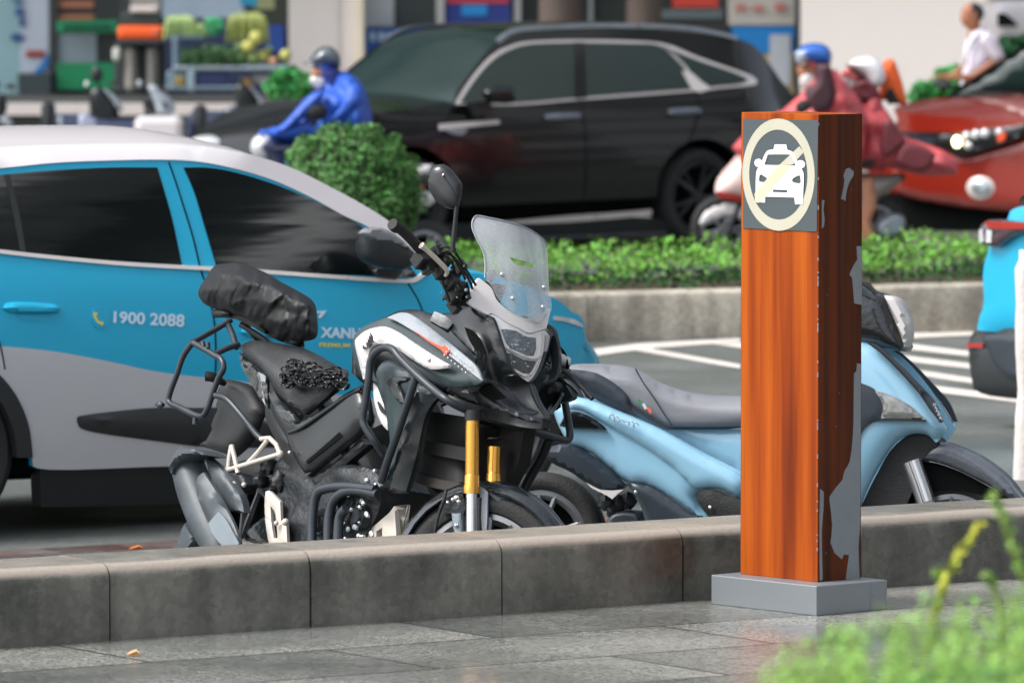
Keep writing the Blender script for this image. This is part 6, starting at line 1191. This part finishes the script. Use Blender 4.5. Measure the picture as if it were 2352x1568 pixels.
for q in ((34, 2, 54, 10), (36, 20, 55, 36), (45, 40, 56, 62), (26, 78, 52, 94), (22, -20, 38, -4)): sb("blue_lettering", *q, (38, 78, 138), -.06, .03)
sb("red_emblem", 60, 116, 102, 132, (160, 62, 54), -.06, .03, bev=.03)
lpk = lambda name, pts, col, d=-.08: plate(name, SHF, [(a, b, d) for a, b in pts], MT.get("c%d%d%d" % col) or mat("c%d%d%d" % col, col, .5), shop, th=.03, sm=False)
lpk("blue_swoosh", [(74, 172), (116, 118), (116, 140), (92, 172)], (30, 120, 190))
sb("dark_counter", 41, 170, 116, 214, (50, 62, 66), -.5, .4)
sb("door_column", 113, -60, 131, 216, (46, 52, 52), -.1, .2)
sb("dark_interior", 131, -60, 275, 216, (42, 48, 48), .0)
for q in ((134, 4, 215, 18), (134, 34, 216, 45)): sb("menu_row", *q, (176, 112, 80), -.04, .03)
sb("green_sign", 131, 48, 270, 76, (18, 142, 92), -.3, .1, bev=.02); sb("frosted_window", 131, 78, 222, 146, (140, 156, 164), -.04, .03, rough=.2); sb("green_panel", 131, 145, 270, 206, (10, 132, 84), -.25, .1)
M_dg = mat("dark_green_letters", (8, 84, 60), .5)
rnd = random.Random(12)
for k in range(10): x = 146 + k * 11; gbox("faded_letter", SHF, x, 55 + rnd.uniform(-1, 2), x + rnd.uniform(5, 8.5), 70 + rnd.uniform(-2, 1), -.33, -.31, M_dg, shop)
sb("blue_window", 372, -60, 560, 42, (170, 188, 204), -.02, .04, rough=.15); sb("shop_back", 275, -60, 372, 216, (60, 66, 66), .0)
sb("white_board", 300, -60, 366, 24, (176, 170, 166), -.05)
sb("cyan_poster", 552, -60, 590, 14, (40, 150, 190), -.05); sb("olive_poster", 585, -60, 630, 22, (150, 156, 110), -.04); sb("dark_frame", 612, -60, 664, 80, (48, 54, 44), -.02); sb("blue_board", 608, 58, 652, 120, (28, 70, 150), -.1, .05)
sb("navy_back", 375, 42, 662, 214, (36, 50, 84), .02, .02)
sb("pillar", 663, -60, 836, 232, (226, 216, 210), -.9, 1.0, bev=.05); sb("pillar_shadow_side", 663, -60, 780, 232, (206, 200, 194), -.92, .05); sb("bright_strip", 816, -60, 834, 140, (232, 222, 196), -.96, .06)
sb("pale_window", 838, -60, 905, 62, (184, 192, 196), -.02, .04, rough=.15); sb("blue_banner", 836, 66, 1040, 140, (20, 92, 172), -.15, .05)
for k in range(7): x = 850 + k * 19; gbox("blurred_letter", SHF, x, 75 + rnd.uniform(-2, 3), x + rnd.uniform(9, 15), 97 + rnd.uniform(-2, 1), -.18, -.16, M_white, shop, bev=.03)
sb("dark_window", 912, -60, 1000, 62, (62, 70, 68), -.02, .04, rough=.1); sb("mullion", 1002, -60, 1020, 120, (182, 182, 180), -.15, .15)
sb("blue_poster", 1022, -60, 1172, 52, (36, 60, 140), -.05, .03); sb("red_writing", 1026, -2, 1168, 8, (206, 60, 50), -.08, .03); sb("cyan_shape", 1060, 12, 1120, 38, (30, 140, 210), -.08, .03, bev=.02); sb("orange_goods", 1030, 38, 1160, 62, (90, 84, 96), -.04, .05)
sb("mullion", 1182, -60, 1196, 100, (168, 170, 170), -.15, .15); sb("dark_window", 1196, -60, 1540, 100, (48, 56, 54), -.02, .04, rough=.1); sb("mullion", 1352, -60, 1362, 80, (130, 138, 138), -.12, .1)
sb("red_sign", 1544, -60, 1650, 18, (196, 62, 46), -.1, .05); sb("shelf", 1520, 22, 1660, 44, (90, 104, 106), -.1, .05); sb("dark_window", 1500, 44, 1668, 120, (40, 46, 46), -.05, .05)
sb("notice_board", 1672, -60, 1826, 58, (194, 190, 180), -.1, .05); sb("blue_notice", 1680, 62, 1826, 126, (14, 130, 206), -.1, .05); sb("white_notice", 1768, 80, 1816, 196, (196, 202, 210), -.16, .04); sb("cream_notice", 1740, 122, 1826, 214, (206, 182, 132), -.1, .05)
for q in ((1690, 10, 1712, 24), (1730, 14, 1752, 26), (1780, 8, 1802, 26)): sb("red_script", *q, (196, 120, 112), -.16, .03)
sb("dark_post", 1826, -60, 1840, 240, (44, 54, 58), -.2, .2)
gbox("wall_panel", SHF, 1840, -120, 2286, 300, -1.2, -.9, M_beigew, shop)
sb("wall_edge", 2268, -120, 2290, 300, (170, 160, 150), -1.24, .05)
# podium in front of the shops
PD = Frame(0, 71, .12); 
pod = MB().box((-5.2, 73.2, .34), (13.6, 4.4, .44)).build("raised_terrace", M_dkc, None, smooth=False); tag(pod, "dark low terrace with a pale stone edge in front of the shops", "terrace")
mk("terrace_edge", *(lambda b: (b.v, b.f))(MB().box((-5.2, 70.98, .52), (12.9, .12, .13))), M_con, pod, smooth=False)
# trees by the shops: trunks only reach the frame
def trunk(px0, px1, Y, label):
    c = hity((px0 + px1) / 2, 60, Y); r = (px1 - px0) / 2 * Y / FPX; fr = Frame(c.x, Y, .12); t = empty("street_tree", fr, label, "tree", "street trees by the shops"); b = MB()
    rows = [[Vector((math.cos(a) * r * k * (1 + .1 * noise.noise(Vector((math.cos(a) * 2, math.sin(a) * 2, z)))), math.sin(a) * r * k, z)) for a in [2 * math.pi * i / 20 for i in range(20)]] for z, k in ((0, 1.35), (.4, 1.1), (1.5, 1), (3.5, .9), (5.5, .75))]
    b.loft(rows).build("trunk", mat("bark", (78, 68, 62), .9, var=.25, vs=5, stretch=(1, 1, .3), bump=.6, bs=12) if "bark" not in MT else MT["bark"], t)
    cr = on_ball((0, 0, 7.2), 2.2, 2600, int(px0), .25, (1, 1, .7)); leaves("crown", cr, .28, M_leafd, int(px0), t)
trunk(1238, 1338, 66, "thick bark trunk above the black car's front door"); trunk(1438, 1520, 66, "slimmer bark trunk above the black car's rear door")
# food kiosk with the orange band
KF = Frame(hity(322, 150, 72.5).x, 72.5, .56); kio = empty("food_kiosk", KF, "small food kiosk with an orange band and twin steel legs before the shops", "kiosk")
def kb(name, x0, y0, x1, y1, col, d, th, rough=.4, metal=0.0, fr=KF, root=kio, bev=.02):
    key = "k_%d_%d_%d" % tuple(col); m = MT.get(key) or mat(key, col, rough, metal, var=.08, vs=3); return gbox(name, fr, x0, y0, x1, y1, d, d + th, m, root, bev=bev)
kb("orange_band", 270, 60, 376, 91, (236, 92, 30), -.3, .6, bev=.04); kb("glass_case", 276, 30, 372, 60, (58, 70, 68), -.25, .5, .1); kb("roof_top", 298, 16, 362, 30, (196, 186, 180), -.3, .6); kb("shelf", 268, 91, 378, 104, (44, 50, 50), -.3, .6)
kb("leg", 286, 104, 316, 214, (148, 144, 138), -.15, .3, .3, .3, bev=.08); kb("leg", 336, 104, 362, 214, (140, 138, 132), -.15, .3, .3, .3, bev=.08); kb("back_panel", 262, 104, 378, 214, (52, 58, 58), .2, .1); kb("paper_cup", 258, 110, 276, 140, (196, 198, 190), -.2, .1, bev=.03)
plate("tick_mark", KF, [(a, b, -.33) for a, b in ((350, 66), (356, 74), (366, 62), (358, 82))], MT["k_148_144_138"], kio, th=.02, sm=False)
# fruit stall
FF = Frame(hity(520, 150, 72.0).x, 72.0, .56); st_ = empty("fruit_stall", FF, "grey framed fruit stall table in front of the shops", "stall")
fb = lambda name, x0, y0, x1, y1, col, d, th, **k: kb(name, x0, y0, x1, y1, col, d, th, fr=FF, root=st_, **k)
fb("table_top", 395, 152, 664, 163, (120, 134, 142), -.5, .9); fb("lower_rail", 380, 198, 560, 208, (100, 118, 128), -.5, .1); fb("leg", 430, 160, 448, 212, (128, 148, 158), -.5, .1); fb("leg", 640, 160, 652, 214, (110, 120, 126), -.5, .1); fb("post", 396, 84, 410, 156, (96, 118, 134), -.4, .1)
fb("cloth", 450, 164, 522, 197, (30, 46, 92), -.45, .05); fb("side_panel", 382, 163, 430, 205, (98, 122, 136), -.45, .05); fb("yellow_box", 400, 176, 424, 198, (132, 112, 50), -.5, .04); fb("upper_shelf", 384, 84, 470, 94, (60, 76, 96), -.3, .4); fb("white_bag", 576, 168, 626, 196, (176, 178, 186), -.3, .3, bev=.08); fb("orange_bag", 556, 178, 580, 206, (206, 158, 90), -.35, .2, bev=.08)
M_mel = mat("melon_skin", (170, 170, 90), .5, var=.2, vs=8); M_coco = mat("green_coconut", (98, 120, 66), .5, var=.2, vs=8); M_veg = mat("leafy_greens", (58, 96, 56), .7, island=.5)
def fruit(x, y, r, m, lab, d=-.1, name="melon"):
    p = hity(367.5 + x * .21875, y * .21875, 72 + d); rr = r * .21875 * 72 / FPX; o = MB().ell((0, 0, 0), (rr, rr, rr * .95), n=16, nz=.06).build(name, m); o.location = p; tag(o, lab, "fruit", "melons piled on the fruit stall")
fr_ = [(1010, 400, 78), (930, 495, 75), (1080, 590, 74), (1320, 580, 66), (985, 620, 70), (860, 600, 66), (1190, 640, 46), (760, 625, 44), (840, 500, 60), (1150, 520, 40)]
names_ = ["yellow melon topmost of the pile", "melon under the topmost one", "large yellow melon at the right of the pile", "yellow melon beside the beige pillar", "melon in the lowest row under the pile", "dark green melon at the pile's left", "peach coloured fruit low at the right", "small pale fruit at the left foot of the pile", "green melon at the pile's upper left", "small melon tucked behind the right side"]
for i, (x, y, r) in enumerate(fr_): fruit(x, y, r, M_mel if i in (0, 1, 2, 3, 7) else (MT.get("peach") or mat("peach", (190, 140, 104), .5)) if i == 6 else M_coco, names_[i] + " on the fruit stall", d=-.25 + .05 * (i % 3))
def bunch(x, y, r, m, lab):
    p = hity(367.5 + x * .21875, y * .21875, 71.9); b = MB(); rnd = random.Random(int(x))
    for k in range(12):
        a = -1.1 + 2.2 * (k % 6) / 5; s = .10 if k < 6 else .07; b.tube([(math.sin(a) * s * .3, (k // 6) * .05, .06), (math.sin(a) * s, (k // 6) * .05 - .02, .0 + s * .3), (math.sin(a) * s * 1.3, 0, -s)], [.018, .024, .012], 7)
    o = b.build("banana_bunch", m); o.location = p; o.scale = (r, r, r); tag(o, lab, "bananas", "banana bunches on the fruit stall")
M_ban = mat("green_banana", (150, 176, 110), .5, var=.15)
bunch(215, 270, 1.5, M_ban, "pale green banana bunch on the stall's upper shelf at the left"); bunch(370, 320, 1.0, M_ban, "small pale banana bunch right of the first on the shelf"); bunch(920, 270, 1.9, mat("olive_banana", (140, 152, 84), .5, var=.15), "large olive banana bunch crowning the melon pile")
def greens(name, lab, pl, n, m, size=.1, seed=1, Y=72):
    rnd = random.Random(seed); xs_ = [p[0] for p in pl]; ys_ = [p[1] for p in pl]; out = []
    while len(out) < n:
        x, y = rnd.uniform(min(xs_), max(xs_)), rnd.uniform(min(ys_), max(ys_))
        if inside(x, y, pl): out.append((hity(x, y, Y + rnd.uniform(-.3, .3)), Vector((0, -.5, .3))))
    o = leaves(name, out, size, m, seed); tag(o, lab, "greens" if "herb" in name else "plant"); return o
greens("herb_heap", "heap of dark leafy greens on the fruit stall table", [(418, 118), (470, 108), (540, 112), (560, 152), (415, 152)], 900, M_veg, .07, 3, 71.8)
greens("green_bag", "bright green bag among the fruit on the stall", [(474, 46), (504, 44), (512, 66), (490, 82), (474, 70)], 240, mat("bag_green", (44, 150, 96), .5, island=.15), .07, 4, 72)
M_shrub = mat("shrub_leaf", (48, 132, 62), .6, island=.4)
greens("potted_shrub", "bright green leafy shrub behind the blue rider's head", [(610, 200), (640, 165), (672, 158), (712, 180), (716, 215), (690, 225), (625, 222)], 1300, M_shrub, .09, 5, 62)
greens("leafy_shrub", "green shrub at the foot of the beige wall left of the walking man", [(2090, 225), (2105, 195), (2150, 190), (2150, 165), (2200, 152), (2215, 180), (2195, 235), (2120, 238)], 1500, M_shrub, .09, 6, 62)
greens("tall_shrub", "dark green bush behind the walking man at the right edge", [(2300, 92), (2400, 84), (2400, 150), (2310, 140)], 1300, mat("bush_dark", (28, 84, 44), .6, island=.4), .1, 7, 66)
# white car beyond the wall, at the top right corner
WCF = Frame(hity(2340, 60, 68).x, 68, 0, 200); wc_ = empty("white_car", WCF, "white car with a dark window peeking out at the top right corner", "car")
wcp = lambda name, pts, m, l_, **k: plate(name, WCF, [(a, b, l_) for a, b in V('E', *pts)], m, wc_, out=(0, 1, 0), **k)
wcp("body", [(1370, 20), (1600, 10), (2400, 10), (2700, 150), (2700, 560), (1450, 600), (1390, 400), (1370, 200)], M_cwhite, .85, th=.3, bulge=.05); wcp("window", [(1395, 140), (1440, 130), (1500, 160), (1560, 215), (1600, 262), (1400, 264)], M_glass, .9, th=.02, off=.06)
wcp("trim", ribbon([(1400, 268), (1620, 268), (1900, 262)], 8), M_yel if False else M_chrome, .9, th=.02, off=.07)
simple_body(wc_, 0, 0, .82, [(-3.6, .4, 1.1, .9), (-3, .35, 1.5, 1), (-1.2, .35, 1.6, 1), (-.3, .4, 1.5, .95)], M_cwhite)
for xx in (-3.0, -.8): wheel(wc_, (xx, .78, .34), .34, .2, 1)
# parked scooters on the left behind the taxi's roof
M_psd = mat("scooter_black", (18, 22, 26), .35, coat=.2); M_psg = mat("scooter_silver", (150, 160, 168), .3, coat=.3); M_psw = mat("scooter_white", (206, 208, 212), .3, coat=.3); M_psn = mat("scooter_navy", (38, 50, 76), .3, coat=.3); M_psl = mat("scooter_lavender", (150, 156, 178), .3, coat=.3)
def parked(px, Y, label, parts, mirrors):
    c = hity(px, 250, Y); fr = Frame(c.x, Y, 0.0, 0); root = empty("parked_scooter", fr, label, "scooter", "scooters parked across the street")
    for nm, v, pts, m, l_, t in parts: plate(nm, fr, [(a, b, l_) for a, b in V(v, *pts)], m, root, th=t, bulge=.04, back=.04, bw=.8)
    for v, x, y, r, m in mirrors:
        p = fr.hit(*V(v, (x, y))[0], -.25); MB().ell(p, (r * .75, .02, r), n=14).build("mirror", m, root); MB().tube([p, p + Vector((.06, .1, -.3))], .008, 6).build("mirror_stem", M_psd, root)
    g = fr.hit(px, 300, 0)
    for k in (-1, 1): wheel(root, (k * .52, 0, .25), .25, .09, -1, n=28)
    MB().box((0, 0, .38), (.9, .24, .1), bev=.04).build("foot_board", M_psd, root); MB().box((-.3, 0, .56), (.55, .26, .3), bev=.09).build("rear_body", M_psn, root); MB().box((.42, 0, .6), (.12, .3, .5), bev=.05).build("leg_shield", M_psd, root)
    for k in (-.52, .52): MB().tube([(k, 0, .25), (k * .8, 0, .55)], .03, 8).build("fork_leg", M_psd, root)
    MB().tube([(.05, -.3, 1.0), (.1, 0, .98), (.05, .3, 1.0)], .016, 8).build("handlebar", M_psd, root)
    return root
parked(245, 62, "dark scooter with a lavender flank parked left of the white one", [
 ("front_shield", 'A', [(1060, 1065), (1140, 1030), (1220, 1050), (1300, 1130), (1370, 1250), (1400, 1400), (1385, 1600), (1200, 1600), (1080, 1400), (1050, 1250)], M_psd, -.05, .1), ("shield_edge", 'A', ribbon([(1225, 1055), (1330, 1150), (1400, 1260), (1440, 1310)], [20, 60, 60, 20]), M_psg, -.1, .06),
 ("seat_side", 'A', [(920, 1370), (975, 1325), (1060, 1375), (1200, 1480), (1320, 1590), (1320, 1750), (950, 1750), (925, 1480)], M_psl, -.2, .1), ("body", 'A', [(1080, 1400), (1250, 1420), (1400, 1560), (1500, 1700), (1480, 1900), (1000, 1900)], M_psn, -.12, .2), ("tail_piece", 'A', [(680, 1380), (730, 1370), (770, 1500), (790, 1700), (700, 1700)], M_psg, -.1, .1)], [('A', 1140, 880, .075, M_psd), ('A', 1020, 990, .03, M_psw)])
parked(355, 60, "white and grey scooter parked across the street above the taxi roof", [
 ("front_fairing", 'A', [(1735, 1015), (1800, 1000), (1900, 1060), (2000, 1160), (2062, 1290), (1990, 1360), (1850, 1340), (1810, 1210)], M_psg, -.12, .1), ("inner_panel", 'A', [(1690, 1130), (1790, 1140), (1835, 1300), (1770, 1345), (1690, 1260)], M_psd, -.05, .15), ("air_vent", 'A', [(1900, 1190), (1960, 1210), (1980, 1290), (1930, 1270)], M_psd, -.2, .02),
 ("body", 'A', [(1800, 1330), (2000, 1350), (2150, 1500), (2200, 1900), (1700, 1900)], M_psg, .1, .2)], [('A', 1640, 985, .035, M_psg)])
parked(565, 63, "dark grey scooter parked just left of the blue rider", [
 ("front_shield", 'B', [(790, 900), (860, 878), (960, 930), (1020, 1050), (1060, 1160), (1040, 1300), (820, 1300), (790, 1050)], M_psd, -.05, .1), ("shield_edge", 'B', ribbon([(945, 915), (1040, 1030), (1090, 1130)], [15, 40, 20]), M_psg, -.1, .06), ("body", 'B', [(640, 1180), (760, 1120), (860, 1140), (1000, 1250), (950, 1500), (600, 1500)], M_psn, .05, .2)], [('B', 860, 850, .035, M_psd)])
parked(8, 61, "dark scooter cut by the left edge above the taxi roof", [("front_shield", 'A', [(-80, 1130), (20, 1115), (70, 1180), (60, 1330), (-60, 1500)], M_psd, -.05, .1), ("rear_cowl", 'A', [(0, 1380), (60, 1365), (130, 1420), (160, 1480), (90, 1500), (20, 1450)], M_psg, -.1, .1)], [('A', -60, 1000, .06, M_psd)])
bx = gbox("delivery_box", Frame(0, 59.6, 0), 308, 268, 418, 345, 0, .5, M_cwhite, None, bev=.06); bx.location = (0, 59.6, 0); tag(bx, "rounded white box on the white scooter parked across the street", "box")
# planter edge of the near pavement under the foreground plants is outside the frame
